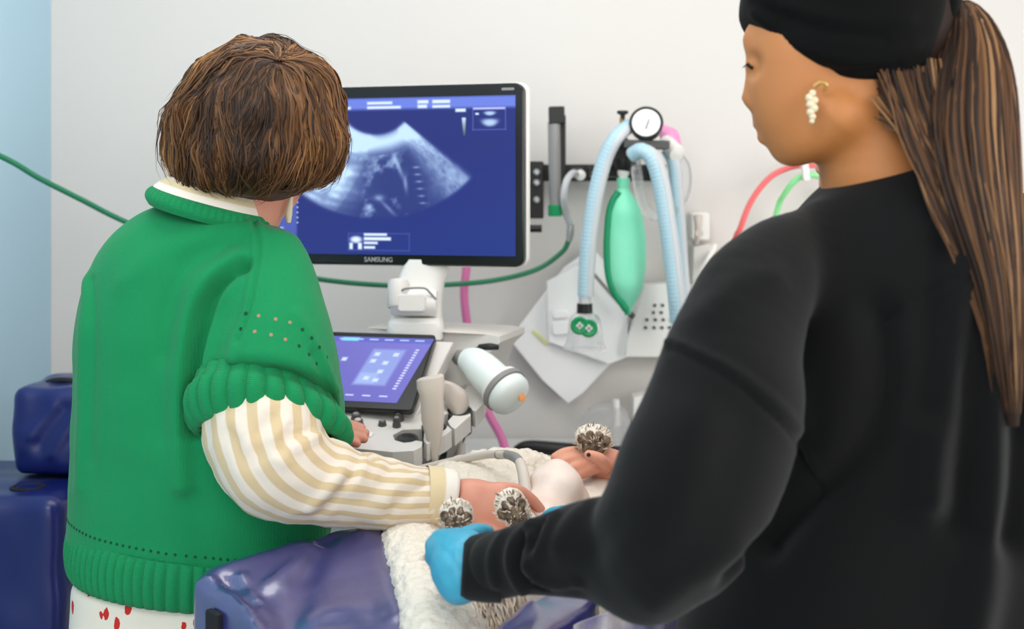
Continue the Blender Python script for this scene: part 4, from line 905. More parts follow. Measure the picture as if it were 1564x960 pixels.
for k in range(3000):
    az = rng.uniform(0, 2*math.pi); a0 = rng.uniform(.04, .45) if k % 3 == 0 else rng.uniform(.3, 1.5); tz = rng.uniform(-.86, -.60)
    dirp = e1*math.cos(az)+e2*math.sin(az)
    pts = []; nr = []; cl = noise.noise(Vector((math.cos(az)*2.6+5, math.sin(az)*2.6, a0*1.2))); layer = rng.uniform(.0, .004)+max(0, cl)*.016; wv = rng.normal(0, .16); ph = az*5+rng.normal(0, .8); n = 15; L_ = rng.uniform(.6, 1.3) if k % 3 else rng.uniform(1.2, 2.6)
    dcur = wd*math.cos(a0)+dirp*math.sin(a0); td = dirp.copy(); ok = True; fl_ = rng.uniform(.008, .022) if k % 6 == 0 else rng.uniform(0, .004)
    for i in range(n):
        h_ = rad_(dcur)
        if h_ is None: ok = False; break
        p0, n0 = h_; u_ = i/(n-1)
        cn_ = noise.noise(Vector(dcur)*4.5+Vector((3, 1, 2)))
        pts.append(p0+n0*(layer*math.sin(math.pi*min(1, u_*.85+.15))+fl_*u_**3+.001+.007*cn_)); nr.append(n0)
        td = td-dcur*np.dot(td, dcur); td /= np.linalg.norm(td)+1e-9
        dn_ = np.array([0, 0, -1.]); dn_ = dn_-dcur*np.dot(dn_, dcur); lat = np.cross(dcur, td)
        sw_ = noise.noise(Vector(dcur)*3.2+Vector((9, 4, 1)))*.9
        t_ = td*1.2+dn_*.55+lat*(wv*math.sin(ph+i*.55)*1.6+sw_*.8); t_ /= np.linalg.norm(t_); td = t_
        dcur = dcur+t_*(L_/n); dcur /= np.linalg.norm(dcur)
        if dcur[2] < tz: break
    if len(pts) < 5: continue
    pts = cr(pts, 14); nr = cr(nr, 14); side = (pts[7][0]-hc[0])/.13
    cz = noise.noise(Vector(pts[8])*22)*2.2+rng.normal(0, .55)+abs(side)*1.1-.75; ti = int(np.clip(round(cz+1.6), 0, 4))  # side locks tinted paler, central ones darker: highlights and shadows painted in
    paths.append((pts, nr, rng.uniform(.5, 1.4), HT[ti]))
locks(paths, .0022, .0012).build('hair_strands', M['hairs'], hb, col=True)
paths = []
for pts in ([(508, 190), (520, 215), (524, 240), (517, 268)], [(505, 200), (514, 225), (512, 262), (508, 275)], [(500, 180), (517, 205), (521, 240), (522, 262)], [(275, 175), (262, 195), (255, 208), (250, 215)], [(283, 120), (290, 125), (286, 132), (284, 140)], [(280, 190), (262, 200), (252, 195), (256, 190)], [(420, 62), (428, 58), (438, 60), (446, 74)], [(425, 66), (430, 56), (433, 60), (434, 66)]):
    q = cr([P(x, y, 1.93) for x, y in pts], 12); w_ = .9 if pts[0][1] > 100 else .12; paths.append((q, np.tile([0, -1., 0], (12, 1)), w_, HT[2]))
for p_ in paths: locks([p_], .0032, .0016).build('loose_strand', M['hairs'], hb, col=True)

# sweater
s = S(.03)
TR_ = [(306, 262, 352, .045), (316, 235, 374, .065), (328, 212, 392, .080), (345, 190, 415, .095), (365, 168, 438, .105), (385, 154, 455, .112), (410, 144, 468, .12), (450, 130, 483, .125), (500, 119, 503, .13), (550, 118, 518, .13), (600, 117, 526, .13), (650, 115, 528, .13), (700, 113, 522, .128), (800, 108, 505, .125), (850, 106, 500, .128), (870, 106, 498, .128)]
s.rows(rowpx(TR_, GD), ex=2.25)
s2 = S(.02); s2.tube([P(385, 345, 1.93), P(412, 410, 1.905), P(412, 480, 1.88), P(413, 560, 1.865), P(415, 640, 1.85)], [R(40, GD), R(62, 1.9), R(82, 1.9), R(101, 1.86), R(104, 1.85)], seg=20)
cu0, cuu, cuv = P(410, 616, 1.865), np.array([R(105, 1.865), .02, -R(20, 1.865)]), np.array([0, -.088, R(60, 1.865)])
cn = np.cross(cuu, cuv); cn /= np.linalg.norm(cn); cn = cn if cn[2] < 0 else -cn
s2.plane(cu0-cn*.012, cn); s2.plane(P(412, 622, 1.865)+np.array([0, .12, 0]), (0, 1, -.3)); sub(s, s2, .03)
s.tube([P(222, 430, 1.99), P(208, 520, 2.06), P(212, 600, 2.14)], [.068, .076, .078])
s.plane(P(322, 318, 1.95), (.27, 0, .96), .006)
V, F = s.mesh(.004, 2)
V = sculpt(V, F, [([(372, 322), (384, 345), (390, 375), (386, 420), (376, 470), (358, 520), (352, 548)], .0058, .0065), ([(384, 322), (396, 345), (402, 378), (397, 420), (387, 470), (368, 520), (360, 548)], .0058, .005),
   ([(378, 322), (390, 345), (396, 377), (391, 420), (381, 470), (364, 520)], .004, -.006),
   ([(372, 405), (335, 440), (312, 490), (300, 550), (296, 610), (294, 660)], .012, -.024), ([(362, 425), (330, 470), (318, 530), (312, 580)], .012, .010),
   ([(360, 395), (310, 430), (284, 490), (275, 560), (274, 640), (280, 740)], .016, .014), ([(348, 370), (290, 400), (262, 450), (250, 540)], .018, -.007), ([(340, 350), (250, 380), (190, 430)], .02, .005),
   ([(132, 430), (127, 520), (125, 640), (122, 740)], .016, .006), ([(140, 430), (142, 500), (140, 600), (138, 700)], .010, -.004),
   ([(290, 700), (300, 780), (310, 850)], .02, -.005), ([(250, 690), (245, 760), (255, 840)], .02, .004),
   ([(480, 540), (505, 600), (520, 650)], .008, -.005), ([(455, 480), (490, 540), (515, 600)], .010, .004), ([(420, 560), (460, 575), (500, 620)], .005, -.003)])
V = vnoise(V, 10, .003, F, oct=2); sw = make('sweater', V, F, M['green_knit'], gw)
swb = BVHTree.FromPolygons([tuple(v) for v in V], [tuple(int(i) for i in f) for f in F])
# eyelets
for nm, pl in (('eyelet_row', [(375, 478), (395, 482), (421, 487), (443, 492), (462, 503), (476, 516), (488, 530), (500, 545)]), ('eyelet_row', [(368, 502), (389, 506), (414, 511), (436, 518), (457, 528), (472, 541), (484, 555)])):
    for i, (x, y) in enumerate(pl):
        h_ = hit(swb, x, y)
        if h_ is None: continue
        p0, n0 = h_; G().addm(lathe([(0, 0), (.003, 0), (.0025, .0006), (0, .0007)], p0-n0*.0002, n0, 10)).build('eyelet', M['eyelet_tan'] if 0 < i < 4 else M['hole'], sw)
# ribs: generic ribbed band between two rings
def ribband(c0, u0, v0, c1, u1, v1, ribs, amp, rows=7, bulge=.004, n=10, ex=1.0, lead=.35):
    N = ribs*n; rings = []
    for i in range(rows+1):
        t = i/rows; c, u_, v_ = c0*(1-t)+c1*t, u0*(1-t)+u1*t, v0*(1-t)+v1*t; ring = []
        for j in range(N):
            a = 2*math.pi*j/N; ca, sa = math.cos(a), math.sin(a); e = (abs(ca)**(2/ex if ex != 1 else 2)); 
            if ex != 1: ca, sa = math.copysign(abs(ca)**(2/ex), ca), math.copysign(abs(sa)**(2/ex), sa)
            o = u_*ca+v_*sa; on = o/np.linalg.norm(o); ph = (j % n)/n; rb = abs(math.sin(math.pi*ph))**.55
            end = math.sin(math.pi*min(max(t, .0), 1))**.35; ring.append(c+o+on*(amp*rb*(.35+.65*end)+bulge*math.sin(math.pi*t)))
        rings.append(ring)
    if len(rings) and lead: rings = [[c0+(c0-c1)*lead+(q-c0)*.94 for q in rings[0]]]+rings
    inner = [[q-(q-c1)/np.linalg.norm(q-c1)*.008 for q in rings[-1]], [q-(q-c0)/np.linalg.norm(q-c0)*.012 for q in rings[0]]]
    V, F, U_ = loft(rings+inner, caps=False); return V, F
# hem band
def ringrow(y, x0, x1, hd, dz): return P((x0+x1)/2, y, GD), np.array([(R(x1-x0, GD))/2, 0, -R(dz, GD)]), np.array([0, -hd, -R(0, GD)])
c0, u0, v0 = ringrow(812, 118, 500, .128, 24); c1, u1, v1 = ringrow(882, 116, 500, .132, 18)
v0 = v0+np.array([0, 0, -R(12, GD)]); v1 = v1+np.array([0, 0, -R(10, GD)])
V, F = ribband(c0, u0, v0, c1, u1, v1, 84, .0085, ex=2.25, rows=8, lead=0); G().add(V, F).build('ribbed_hem', M['green_rib'], sw, sharp=180)
for j in range(60):
    a = -math.pi*.02+math.pi*1.04*j/59; ca, sa = math.cos(a), math.sin(a); ca, sa = math.copysign(abs(ca)**(2/2.25), ca), math.copysign(abs(sa)**(2/2.25), sa)
    q = c0+u0*ca*1.005+v0*sa*1.005+np.array([0, 0, .012]); dq = u0*ca+v0*sa; dq /= np.linalg.norm(dq)
    r_ = swb.find_nearest(Vector(q))
    if r_[0] is not None: G().addm(lathe([(0, 0), (.0024, 0), (.002, .0008), (0, .001)], np.array(r_[0]), np.array(r_[1]), 8)).build('eyelet', M['hole'], sw)
# sleeve cuff
c1_, u1_, v1_ = P(414, 672, 1.85), np.array([R(106, 1.85), .02, -R(10, 1.85)]), np.array([-R(4, 1.85), -.085, R(54, 1.85)])
V, F = ribband(cu0, cuu, cuv, c1_, u1_, v1_, 26, .012, rows=10, bulge=.008, n=12); V = np.array(V)
G().add(V, F).build('ribbed_cuff', M['green_rib'], sw, sharp=180)
# neck rib and shirt collar
nc = P(326, 322, 1.945); nu = np.array([R(86, GD), .03, -R(26, GD)]); nv = np.array([-.004, -.096, .0])
V, F = ribband(nc+np.array([0, 0, -.006]), nu*1.03, nv*1.05, nc+np.array([.004, 0, .014]), nu*.97, nv*.96, 60, .003, rows=5, bulge=.003, n=6); G().add(V, F).build('neck_rib', M['green_rib'], sw, sharp=180)
def band(c0, u0, v0, c1, u1, v1, rows=6, n=64, th=.003, bulge=.0, a0=0, a1=2*math.pi, wob=0):
    out = []
    for i in range(rows+1):
        t = i/rows; c, u_, v_ = c0*(1-t)+c1*t, u0*(1-t)+u1*t, v0*(1-t)+v1*t
        out.append([c+(u_*math.cos(a)+v_*math.sin(a))*(1+bulge*math.sin(math.pi*t)+wob*math.sin(a*7+t*4)) for a in np.linspace(a0, a1, n, endpoint=False)])
    inn = [[q-(q-c)/np.linalg.norm(q-c)*th for q in r_] for r_, c in ((out[-1], c1), (out[0], c0))]
    return loft(out+inn, caps=False)
cc0 = nc+np.array([.002, 0, .010]); cc1 = nc+np.array([.010, .004, .036])
col = band(cc0, nu*.98, nv*.97, cc1, nu*.80, nv*.86, bulge=.015, wob=.006); o = G().add(*col).build('shirt_collar', M['shirt_collar'], gw, sharp=180)

# striped shirt sleeve
pairs = [((345, 605, 1.875), (470, 610, 1.875), .055), ((316, 640, 1.84), (484, 636, 1.835), .074), ((310, 668, 1.815), (494, 650, 1.82), .082), ((320, 706, 1.80), (498, 662, 1.81), .082), ((341, 744, 1.79), (504, 668, 1.80), .080), ((374, 774, 1.79), (514, 674, 1.80), .076),
         ((420, 788, 1.80), (530, 681, 1.805), .070), ((470, 795, 1.81), (550, 690, 1.81), .064), ((520, 801, 1.815), (576, 696, 1.815), .058), ((580, 806, 1.825), (612, 706, 1.825), .052), ((632, 805, 1.835), (640, 713, 1.835), .046), ((652, 803, 1.84), (660, 716, 1.84), .042)]
rowsP = cr([[*P(*a), *P(*b), h] for a, b, h in pairs], 64); rings = []
for i, r_ in enumerate(rowsP):
    A, B_, h = r_[:3], r_[3:6], r_[6]; c = (A+B_)/2; hv = (B_-A)/2; nx = rowsP[min(i+1, 63)]; pv = rowsP[max(i-1, 0)]; t = (nx[:3]+nx[3:6]-pv[:3]-pv[3:6]); dv = np.cross(hv, t); dv /= np.linalg.norm(dv); dv = dv if dv[1] > 0 else -dv
    rings.append([c+hv*math.cos(a)+dv*h*math.sin(a) for a in np.linspace(0, 2*math.pi, 96, endpoint=False)])
V, F, U_ = loft(rings, caps=False); V = np.array(V); F4 = [f for f in F if len(f) == 4]
V = sculpt(V, F4, [([(425, 630), (400, 655), (390, 690)], .007, .006), ([(440, 640), (420, 670), (415, 700)], .006, -.005), ([(485, 665), (455, 680), (430, 705)], .007, -.007), ([(475, 655), (440, 670), (410, 690), (380, 700)], .007, .006),
   ([(520, 725), (500, 750), (470, 775)], .008, -.007), ([(535, 730), (515, 758), (490, 785)], .008, .006), ([(600, 705), (585, 735), (560, 765)], .008, .005), ([(560, 700), (550, 730), (530, 750)], .007, -.004),
   ([(640, 725), (610, 740), (590, 770)], .006, -.004), ([(650, 740), (620, 760), (590, 790)], .006, .004), ([(350, 660), (370, 700), (400, 735)], .010, .004), ([(560, 690), (572, 700)], .006, .008)])
V = vnoise(V, 28, .0035, F4, oct=2); G().add(V, F, U_).build('shirt_sleeve', M['shirt'], gw, sharp=180)
mA, mB = P(643, 806, 1.835), P(654, 711, 1.835); nA, nB = P(678, 806, 1.85), P(700, 719, 1.85)
cf = band((mA+mB)/2, (mB-mA)/2, np.array([.01, -.042, 0]), (nA+nB)/2, (nB-nA)/2, np.array([.01, -.040, 0]), rows=8, bulge=.03, th=.004)
G().add(*cf).build('shirt_cuff', M['shirt_cuff'], gw, sharp=180)
# far sleeve
G().addm(ptube([(215, 560, 2.14), (225, 610, 2.22), (300, 655, 2.27), (420, 665, 2.27), (480, 664, 2.21)], [.07, .062, .055, .045, .036], n=40)).build('far_sleeve', M['shirt'], gw, sharp=180)
# earring
er = G(); er.addm(ptube([(445, 288, 1.965), (448, 292, 1.96), (445, 298, 1.96)], .0018, n=8)); er.addm(sphere(P(445, 296, 1.96), .004)); er = er.build('earring', M['gold'], gw)
G().addm(ptube([(445, 300, 1.96), (443, 312, 1.96), (441, 328, 1.96), (441, 340, 1.96)], [.003, .0045, .0055, .0035], n=10)).build('earring_drop', M['pearl'], er)
legs('trousers', (305-782)/FPX*GD, GD, .86, M['print'], gw, r=.1); shoes((305-782)/FPX*GD, GD, M['shoe'], gw)
# ------------------------------------------------------------------ woman in black
BD = 1.50
bw = thing('person', 'woman in a black sweatshirt and black headband with a long brown ponytail, holding the dog', 'person', ((1350-782)/FPX*BD, BD, 0))
def pe(s, x, y, d, w, h, hd, k=None, rot=None): return s.ell(P(x, y, d), (R(w, d), hd, R(h, d)), rot, k)
s = S(.018)
fw = np.array([-.86, .51, 0]); lt = np.array([-.51, -.86, 0]); Rh = np.array([fw, lt, [0, 0, 1.]])
s.ell(P(1296, 30, 1.48), (.108, .080, .108), Rh)
s.ell(P(1222, 95, 1.475), (.062, .058, .088), Rh)
s.ell(P(1212, 160, 1.475), (.045, .048, .062), Rh)
s.tube([P(1216, 214, 1.475), P(1240, 208, 1.455), P(1275, 175, 1.44)], [.024, .026, .034])
s.tube([P(1216, 214, 1.475), P(1232, 205, 1.50), P(1275, 175, 1.52)], [.024, .026, .034])
s.ell(P(1207, 228, 1.48), (.018, .018, .016), k=.012)
V, F = s.mesh(.004, 1)
s3 = S(.007); sub(s3, s)
s3.ell(P(1146, 99, 1.465), (.011, .02, .012), sub=True, k=.014)
s3.tube([P(1172, 38, 1.49), P(1151, 60, 1.49), P(1158, 76, 1.49)], [.016, .0125, .009], k=.014)
s3.tube([P(1163, 94, 1.495), P(1156, 124, 1.495), P(1145, 149, 1.495)], [.011, .011, .0095], k=.014); s3.tube([P(1154, 157, 1.485), P(1158, 158, 1.50)], [.009, .008], k=.008)
s3.tube([P(1172, 187, 1.485), P(1161, 188, 1.488), P(1160, 189, 1.51)], [.010, .0085, .007], k=.007); s3.tube([P(1176, 209, 1.482), P(1167, 210, 1.486), P(1166, 210, 1.51)], [.010, .008, .007], k=.007)
s3.tube([P(1180, 172, 1.485), P(1163, 174, 1.495)], [.012, .009], k=.008)
s3.ell(P(1160, 100, 1.485), (.016, .016, .011), k=.006)
s3.ell(P(1249, 138, 1.425), (.008, .006, .016), k=.006)                    # ear lobe
s3.tube([P(1325, 100, 1.48), P(1333, 200, 1.48), P(1345, 285, 1.49)], [.060, .057, .072], k=.03)
V, F = s3.mesh(.0035, 1); BV = [V]; BF = [F]
s = S(.03); s.rows(rowpx([(300, 1300, 1480, .07), (350, 1310, 1520, .08), (500, 1320, 1600, .09), (900, 1320, 1600, .09)], BD))
s.tube([P(1160, 500, 1.36), P(1105, 620, 1.32), P(1030, 815, 1.30), P(800, 850, 1.42)], [.035, .045, .045, .03])
s.tube([P(1560, 430, 1.70), P(1330, 800, 1.86), P(930, 815, 1.78)], [.05, .045, .03])
V, F = s.mesh(.009, 1); BV.append(V); BF.append(F)
g = G(); [g.add(v, f) for v, f in zip(BV, BF)]; bb = make('body', g.V, g.F, M['skin_d'], bw)
bvh = BVHTree.FromPolygons([tuple(v) for v in BV[0]], [tuple(int(i) for i in f) for f in BF[0]])
g = G(); q = [hit(bvh, x, y) for x, y in ((1142, 98), (1146, 102), (1150, 104))]; q = [a[0] for a in q if a is not None]
if len(q) > 1: g.addm(tube(np.array(q)+np.array([0, -.0005, 0]), .0022, 8)); g.addm(tube([q[0], q[0]+np.array([-.006, .001, -.004])], [.0012, .0005], 6)); g.build('eyelashes', M['hair_dk'], bb)
s = S(.004); s.tube([P(1161, 189, 1.488), P(1168, 191, 1.482)], [.0086, .006]).tube([P(1167, 209, 1.486), P(1174, 208, 1.480)], [.0082, .006]); V, F = s.mesh(.002, 1); make('lips', V, F, M['lip'], bb)
# hair cap and headband
s = S(.015); s.ell(P(1300, 32, 1.485), (.116, .088, .116), Rh); s.ell(P(1375, 85, 1.485), (.075, .062, .085), Rh); s.tube([P(1380, 100, 1.47), P(1412, 40, 1.47), P(1438, 12, 1.46)], [.045, .035, .022]); s.tube([P(1370, 140, 1.47), P(1392, 190, 1.465)], [.045, .028])
s.plane(P(1200, 80, 1.48), (-.72, 0, -.69), .012); V, F = s.mesh(.005, 2); hb2 = make('hair', V, F, M['hair_dk'], bw)
s = S(.012); s.ell(P(1290, 20, 1.48), (.128, .0935, .120), Rh); s.ell(P(1206, 8, 1.482), (.052, .058, .060), Rh); s.ell(P(1350, 40, 1.48), (.09, .080, .088), Rh); s.ell(P(1285, 70, 1.465), (.085, .075, .05), Rh)
V, F = s.mesh(.005, 1)
# keep a band: carve above the crown is out of sight; cut beneath the photo's lower edge line
s.plane(P(1184, 77, 1.48), (-.73, 0, -.68), .006); s.plane(P(1240, 115, 1.48), (-.40, 0, -.92), .008); s.plane(P(1300, 131, 1.48), (-.02, 0, -1), .008); s.plane(P(1405, 90, 1.48), (.95, -.1, -.25), .012); s.ell(P(1318, -60, 1.48), (.07, .07, .05), sub=True, k=.01)
V, F = s.mesh(.0045, 2)
V = sculpt(V, F, [([(1150, 20), (1220, 70), (1320, 95), (1400, 70)], .008, .003), ([(1150, 5), (1250, 45), (1350, 60)], .006, -.003), ([(1200, 10), (1300, 30), (1390, 30)], .008, .003), ([(1200, 85), (1280, 110), (1370, 100)], .005, -.0025)])
make('headband', V, F, M['black_band'], bw)
tie = G(); tcx = P(1440, 8, 1.455); tie.addm(tube([tcx+np.array([.006*math.cos(a), .024*math.cos(a+1.57), .024*math.sin(a+1.57)]) for a in np.linspace(0, 2*math.pi, 14)], .012, 12)); tie = tie.build('hair_tie', M['black_band'], bw)
# ponytail: guide curves + strands
PT = [(8, 1440, 1458, 1.455), (2, 1456, 1480, 1.45), (25, 1452, 1510, 1.44), (70, 1440, 1535, 1.43), (130, 1425, 1550, 1.415), (200, 1420, 1556, 1.40), (280, 1435, 1560, 1.375), (360, 1462, 1563, 1.355), (440, 1490, 1565, 1.34), (520, 1508, 1565, 1.33), (590, 1522, 1563, 1.325), (650, 1536, 1558, 1.32)]
PTi = cr([(y, a, b, d) for y, a, b, d in PT], 40)
paths = []
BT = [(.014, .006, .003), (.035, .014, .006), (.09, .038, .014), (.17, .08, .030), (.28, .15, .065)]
for k in range(2000):
    u_ = rng.uniform(0, 1); v_ = rng.uniform(-1, 1); lay = math.sqrt(max(0, 1-(2*u_-1)**2))*v_; i1 = int(rng.uniform(26, 40)) if k % 4 else 39; i0 = int(rng.uniform(0, 8)) if k % 2 else 0
    w1 = rng.normal(0, .07); ph = rng.uniform(0, 6); pts = []
    for i in range(i0, i1):
        y, a, b, d = PTi[i]; uu = min(max(u_+w1*math.sin(i*.22+ph)*.6, 0), 1); pts.append(P(a+(b-a)*uu, y, d+lay*R(b-a, d)*.38))
    if len(pts) < 6: continue
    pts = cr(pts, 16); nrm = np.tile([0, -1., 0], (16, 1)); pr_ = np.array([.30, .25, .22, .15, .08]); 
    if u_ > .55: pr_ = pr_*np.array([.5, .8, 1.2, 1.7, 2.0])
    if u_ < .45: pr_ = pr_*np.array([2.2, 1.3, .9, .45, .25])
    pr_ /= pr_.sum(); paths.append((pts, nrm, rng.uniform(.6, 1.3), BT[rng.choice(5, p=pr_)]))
# core so no light shows through
pt = G().add(*loft([[P((a+b)/2, y, d)+np.array([R((b-a)*.42, d)*math.cos(t), R((b-a)*.30, d)*math.sin(t), 0]) for t in np.linspace(0, 2*math.pi, 20, endpoint=False)] for y, a, b, d in PTi[5:]])).build('ponytail', M['hair_dk'], hb2)
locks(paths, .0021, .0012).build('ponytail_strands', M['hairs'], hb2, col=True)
# loose locks over the nape
paths = []
for k in range(520):
    v_ = rng.uniform(0, 1); x0 = 1340+v_*97+rng.normal(0, 4); y0 = rng.uniform(85, 150) if k % 4 else rng.uniform(125, 200); d0 = 1.405-.012*rng.uniform(0, 1)
    xa = 1385+v_*67+rng.normal(0, 5); xb = 1432+v_*50+rng.normal(0, 6); xc = 1488+v_*30+rng.normal(0, 6); xd = 1520+v_*20+rng.normal(0, 5)
    full = [P(x0, y0, d0+.01), P(xa, 215, d0-.010), P(xb, 320, d0-.035), P(xc, 455, d0-.06), P(xd, rng.uniform(540, 645), d0-.072)]
    if k % 3 == 0: full = full[:3]+[full[2]+(full[3]-full[2])*rng.uniform(.3, 1)]
    pts = cr(full, 18); paths.append((pts, np.tile([0, -1., 0], (18, 1)), rng.uniform(.5, 1.2), BT[rng.choice(5, p=[.2, .25, .28, .19, .08])]))
locks(paths, .0020, .0011).build('nape_strands', M['hairs'], hb2, col=True)
# earring: gold hoop and dangling shell
er = G().addm(ptube([(1244, 132, 1.405), (1254, 126, 1.40), (1262, 130, 1.40), (1258, 138, 1.405)], .0022, n=8)).build('earring', M['gold'], bw)
g = G()
for x, y, r_ in ((1241, 142, .004), (1236, 149, .0045), (1244, 153, .0045), (1238, 159, .005), (1243, 165, .005), (1238, 171, .0045), (1241, 178, .004), (1240, 185, .003)): g.addm(sphere(P(x, y, 1.40), r_, 8))
g.build('earring_drop', M['pearl'], er)

# sweatshirt
s = S(.035)
s.rows(rowpx([(236, 1335, 1440, .05), (250, 1306, 1470, .075), (268, 1282, 1500, .09), (300, 1240, 1540, .115), (340, 1205, 1575, .135), (400, 1170, 1620, .15), (500, 1150, 1670, .165), (700, 1130, 1700, .175), (850, 1080, 1700, .175), (960, 1036, 1700, .175), (1130, 1040, 1700, .17), (1230, 1060, 1690, .165)], BD), ex=2.2)
s.tube([P(1240, 350, 1.44), P(1195, 395, 1.40), P(1155, 450, 1.365), P(1120, 540, 1.33), P(1096, 640, 1.31), P(1066, 730, 1.30), P(1034, 800, 1.30), P(985, 838, 1.32), P(920, 838, 1.345), P(860, 845, 1.375), (P(800, 852, 1.41)), P(765, 860, 1.43)],
       [R(40, 1.44), R(66, 1.4), R(86, 1.37), R(105, 1.33), R(122, 1.31), R(128, 1.3), R(124, 1.3), R(98, 1.32), R(77, 1.35), R(64, 1.38), R(54, 1.41), R(52, 1.43)], seg=44, sy=.85)
s.ell(P(995, 885, 1.31), (R(50, 1.31), .05, R(56, 1.31)), k=.03)
s.tube([P(1560, 400, 1.68), P(1500, 560, 1.80), P(1340, 800, 1.86), P(1100, 830, 1.80), P(935, 815, 1.74)], [.09, .085, .08, .06, .045])
V, F = s.mesh(.006, 2)
V = sculpt(V, F, [([(1475, 360), (1466, 430), (1460, 520), (1448, 620), (1432, 700), (1425, 760)], .022, .022), ([(1440, 380), (1430, 460), (1424, 540), (1415, 620)], .018, -.014), ([(1500, 380), (1490, 500), (1480, 640), (1475, 800)], .020, -.022),
   ([(1490, 335), (1508, 420), (1516, 540), (1518, 660), (1512, 780), (1498, 880), (1484, 955)], .022, .024), ([(1545, 480), (1550, 650), (1540, 820)], .018, -.02),
   ([(1335, 500), (1420, 445), (1480, 428), (1562, 430)], .003, -.0035), ([(1340, 506), (1422, 452), (1482, 435), (1562, 437)], .003, .002),
   ([(1022, 528), (1060, 545), (1110, 572), (1170, 620), (1215, 675), (1240, 730), (1244, 760)], .0035, -.005), ([(1018, 520), (1062, 537), (1114, 564), (1176, 612), (1222, 668), (1248, 725)], .006, .004),
   ([(1345, 480), (1350, 580), (1330, 660), (1290, 715), (1245, 755), (1180, 820), (1130, 880)], .018, -.020), ([(1290, 470), (1290, 560), (1270, 640)], .03, .006),
   ([(850, 790), (838, 815), (826, 840), (812, 862)], .007, .008), ([(838, 790), (822, 815), (812, 835)], .006, -.008), ([(815, 800), (797, 815), (785, 835), (782, 860), (790, 885), (800, 900)], .006, .007), ([(800, 815), (797, 850), (806, 885), (830, 897)], .005, -.009), ([(812, 820), (806, 850), (815, 880), (845, 892), (880, 892)], .006, .006), ([(770, 815), (757, 835), (752, 860), (758, 890)], .006, .004),
   ([(900, 770), (870, 800), (850, 830)], .012, .005), ([(950, 800), (900, 850), (880, 900)], .02, -.005), ([(1060, 640), (1020, 720), (960, 780)], .03, .006), ([(1140, 640), (1100, 760), (1050, 860)], .03, -.006), ([(1080, 470), (1130, 430), (1180, 420)], .02, .005), ([(1000, 920), (1060, 880), (1120, 840)], .02, .006)])
V = vnoise(V, 7, .006, F, oct=2); ss = make('sweatshirt', V, F, M['black_cloth'], bw)
# neckband, cuff
nc = P(1362, 262, 1.49); nu = np.array([R(76, 1.49), .02, R(24, 1.49)]); nv = np.array([0, -.070, -.014])
G().add(*band(nc+np.array([.004, 0, -.012]), nu*1.12, nv*1.12, nc+np.array([-.004, 0, .012]), nu*.96, nv*.95, bulge=.02, th=.004)[:2]).build('neckband', M['black_cloth'], ss, sharp=180)
cA, cB = P(766, 918, 1.435), P(758, 812, 1.435); dA, dB = P(704, 912, 1.45), P(709, 822, 1.455)
G().add(*band((cA+cB)/2, (cB-cA)/2, np.array([.0, -.042, 0]), (dA+dB)/2, (dB-dA)/2, np.array([.0, -.036, 0]), rows=8, bulge=.03, th=.004)[:2]).build('cuff', M['black_cloth'], ss, sharp=180)
# left glove: cupped hand gripping the dog's leg
s = S(.012)
s.tube([P(740, 866, 1.45), P(705, 866, 1.455)], [.032, .034], sy=.9)
s.tube([P(712, 842, 1.47), P(690, 840, 1.48), P(676, 842, 1.49)], [.026, .024, .020], sy=.9)
s.tube([P(712, 880, 1.45), P(698, 878, 1.455), P(686, 870, 1.465)], [.026, .024, .02], sy=.9)
s.tube([P(700, 895, 1.445), P(697, 905, 1.445)], [.018, .013])
for pts in ([(690, 828, 1.485), (706, 820, 1.50), (730, 812, 1.52), (745, 812, 1.54)], [(680, 826, 1.49), (672, 822, 1.50), (700, 818, 1.53), (722, 822, 1.55)], [(672, 838, 1.49), (663, 832, 1.51), (672, 826, 1.54), (690, 830, 1.57)], [(672, 850, 1.485), (663, 850, 1.505), (670, 848, 1.54), (685, 850, 1.56)], [(678, 866, 1.475), (672, 868, 1.495), (680, 870, 1.53), (692, 872, 1.55)]):
    s.tube([P(*q) for q in pts], [.0125, .0115, .0105, .009], k=.004)
V, F = s.mesh(.003, 1); V = sculpt(V, F, [([(672, 835), (690, 850), (700, 870)], .004, -.0015), ([(700, 830), (695, 860), (700, 890)], .004, .0015)]); V = vnoise(V, 60, .0008, F, oct=2); make('glove', V, F, M['glove'], bw)
# right glove beyond
s = S(.010); s.tube([P(925, 815, 1.74), P(888, 804, 1.74)], [.028, .03], sy=.9); s.ell(P(868, 800, 1.74), (.026, .024, .020))
for k, pts in enumerate(([(868, 790, 1.735), (852, 784, 1.74), (838, 788, 1.75), (828, 798, 1.76)], [(864, 802, 1.735), (844, 798, 1.74), (832, 806, 1.75), (828, 814, 1.76)], [(866, 810, 1.735), (846, 810, 1.74), (834, 818, 1.75), (832, 826, 1.76)], [(870, 818, 1.735), (854, 820, 1.74), (844, 828, 1.75), (844, 834, 1.76)], [(878, 788, 1.75), (864, 782, 1.77), (850, 784, 1.785), (842, 792, 1.79)])):
    s.tube([P(*q) for q in pts], [.011, .0105, .0095, .008], k=.004)
V, F = s.mesh(.003, 1); make('glove', vnoise(V, 60, .0008, F, oct=2), F, M['glove'], bw)
legs('trousers', (1370-782)/FPX*BD, BD+.02, .84, M['trouser_black'], bw, r=.1, fwd=(-.8, .6)); shoes((1370-782)/FPX*BD, BD+.02, M['shoe_b'], bw, fwd=(-.8, .6))

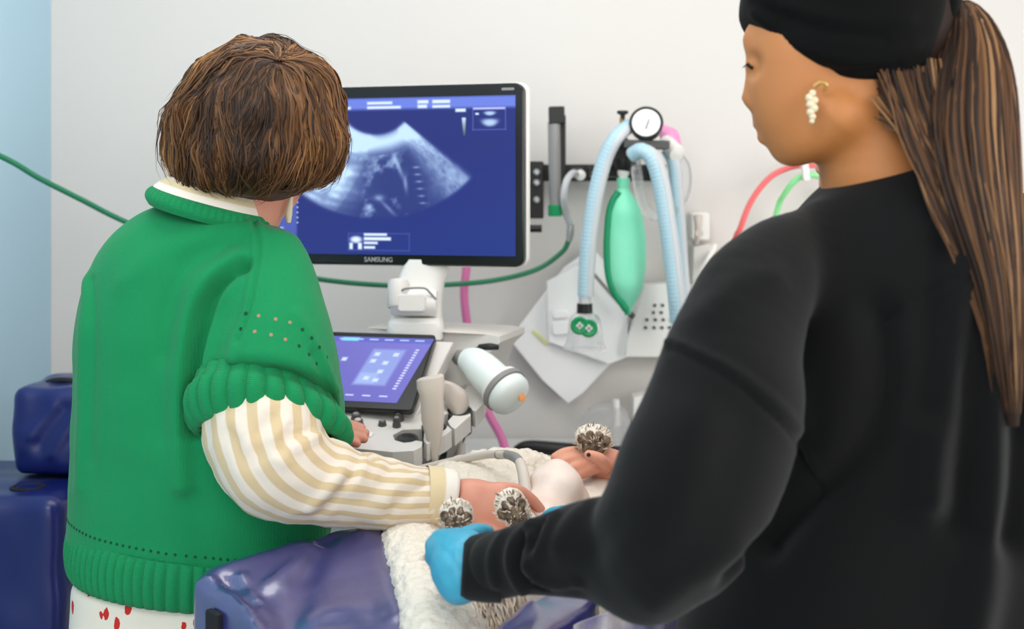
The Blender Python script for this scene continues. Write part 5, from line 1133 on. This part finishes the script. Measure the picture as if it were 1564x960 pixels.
# ------------------------------------------------------------------ third person, mostly hidden behind the black sweatshirt
TD = 2.18
tw = thing('person', 'person hidden behind the black sweatshirt, only one bare hand showing', 'person', (.62, TD+.1, 0))
s = S(.02); s.ell(P(1330, 190, 2.20), (.095, .078, .11)); s.ell(P(1295, 232, 2.20), (.055, .058, .075)); s.ell(P(1275, 285, 2.20), (.028, .03, .025))
s.tube([P(1262, 220, 2.19), P(1251, 256, 2.185)], [.009, .010], k=.008); s.tube([P(1262, 270, 2.19), P(1262, 272, 2.2)], [.011, .010], k=.005); s.tube([P(1340, 260, 2.22), P(1360, 330, 2.24)], [.055, .06])
s.ell(P(1345, 225, 2.12), (.014, .008, .028), k=.006)
s.rows([(1.05, .46, .84, 2.16, 2.36), (1.25, .46, .84, 2.17, 2.36), (1.36, .54, .78, 2.18, 2.34)])
s.tube([P(1220, 400, 2.2), P(1130, 640, 2.12), P(1080, 740, 2.08), P(985, 728, 2.10), P(940, 715, 2.10)], [.045, .042, .038, .030, .026])
V, F = s.mesh(.0065, 1); TV = [V]; TF = [F]
s = S(.009); s.tube([P(955, 716, 2.10), P(925, 708, 2.10), P(905, 702, 2.10)], [.026, .028, .024], sy=.7); s.ell(P(912, 706, 2.095), (.034, .022, .020))
for pts in ([(905, 694, 2.10), (882, 690, 2.09), (862, 692, 2.08), (848, 698, 2.075)], [(900, 700, 2.09), (880, 700, 2.075), (862, 704, 2.065), (852, 710, 2.06)], [(902, 708, 2.08), (884, 712, 2.065), (870, 716, 2.06), (862, 722, 2.06)], [(908, 714, 2.075), (894, 720, 2.065), (884, 724, 2.06), (878, 730, 2.06)], [(925, 712, 2.075), (918, 702, 2.05), (908, 697, 2.045), (899, 694, 2.045)]):
    s.tube([P(*q) for q in pts], [.0112, .0102, .0095, .008], k=.0035)
V, F = s.mesh(.0026, 1); TV.append(V); TF.append(F)
g = G(); [g.add(v, f) for v, f in zip(TV, TF)]; tbd = make('body', g.V, g.F, M['skin_m'], tw)
G().addm(sphere(P(899, 694, 2.036), .0035, 8)).build('dark_nail', M['black_pl'], tbd)
s = S(.02); s.ell(P(1345, 180, 2.21), (.10, .088, .118)); s.plane(P(1300, 210, 2.2), (-.9, 0, -.35), .02); V, F = s.mesh(.006, 1); make('hair', V, F, M['hair_dk'], tw)
s = S(.03); s.rows([(.82, .42, .88, 2.12, 2.40), (1.05, .43, .87, 2.13, 2.39), (1.22, .43, .87, 2.15, 2.38), (1.33, .48, .82, 2.17, 2.36), (1.41, .56, .74, 2.19, 2.33)])
s.tube([P(1235, 410, 2.2), P(1150, 620, 2.13), P(1095, 735, 2.09), P(1010, 735, 2.10)], [.068, .060, .052, .042]); V, F = s.mesh(.008, 1); make('dark_top', V, F, M['trouser_black'], tw)
legs('trousers', .65, 2.27, .9, M['trouser_black'], tw, fwd=(-.8, -.6)); shoes(.65, 2.27, M['shoe_b'], tw, fwd=(-.8, -.6))
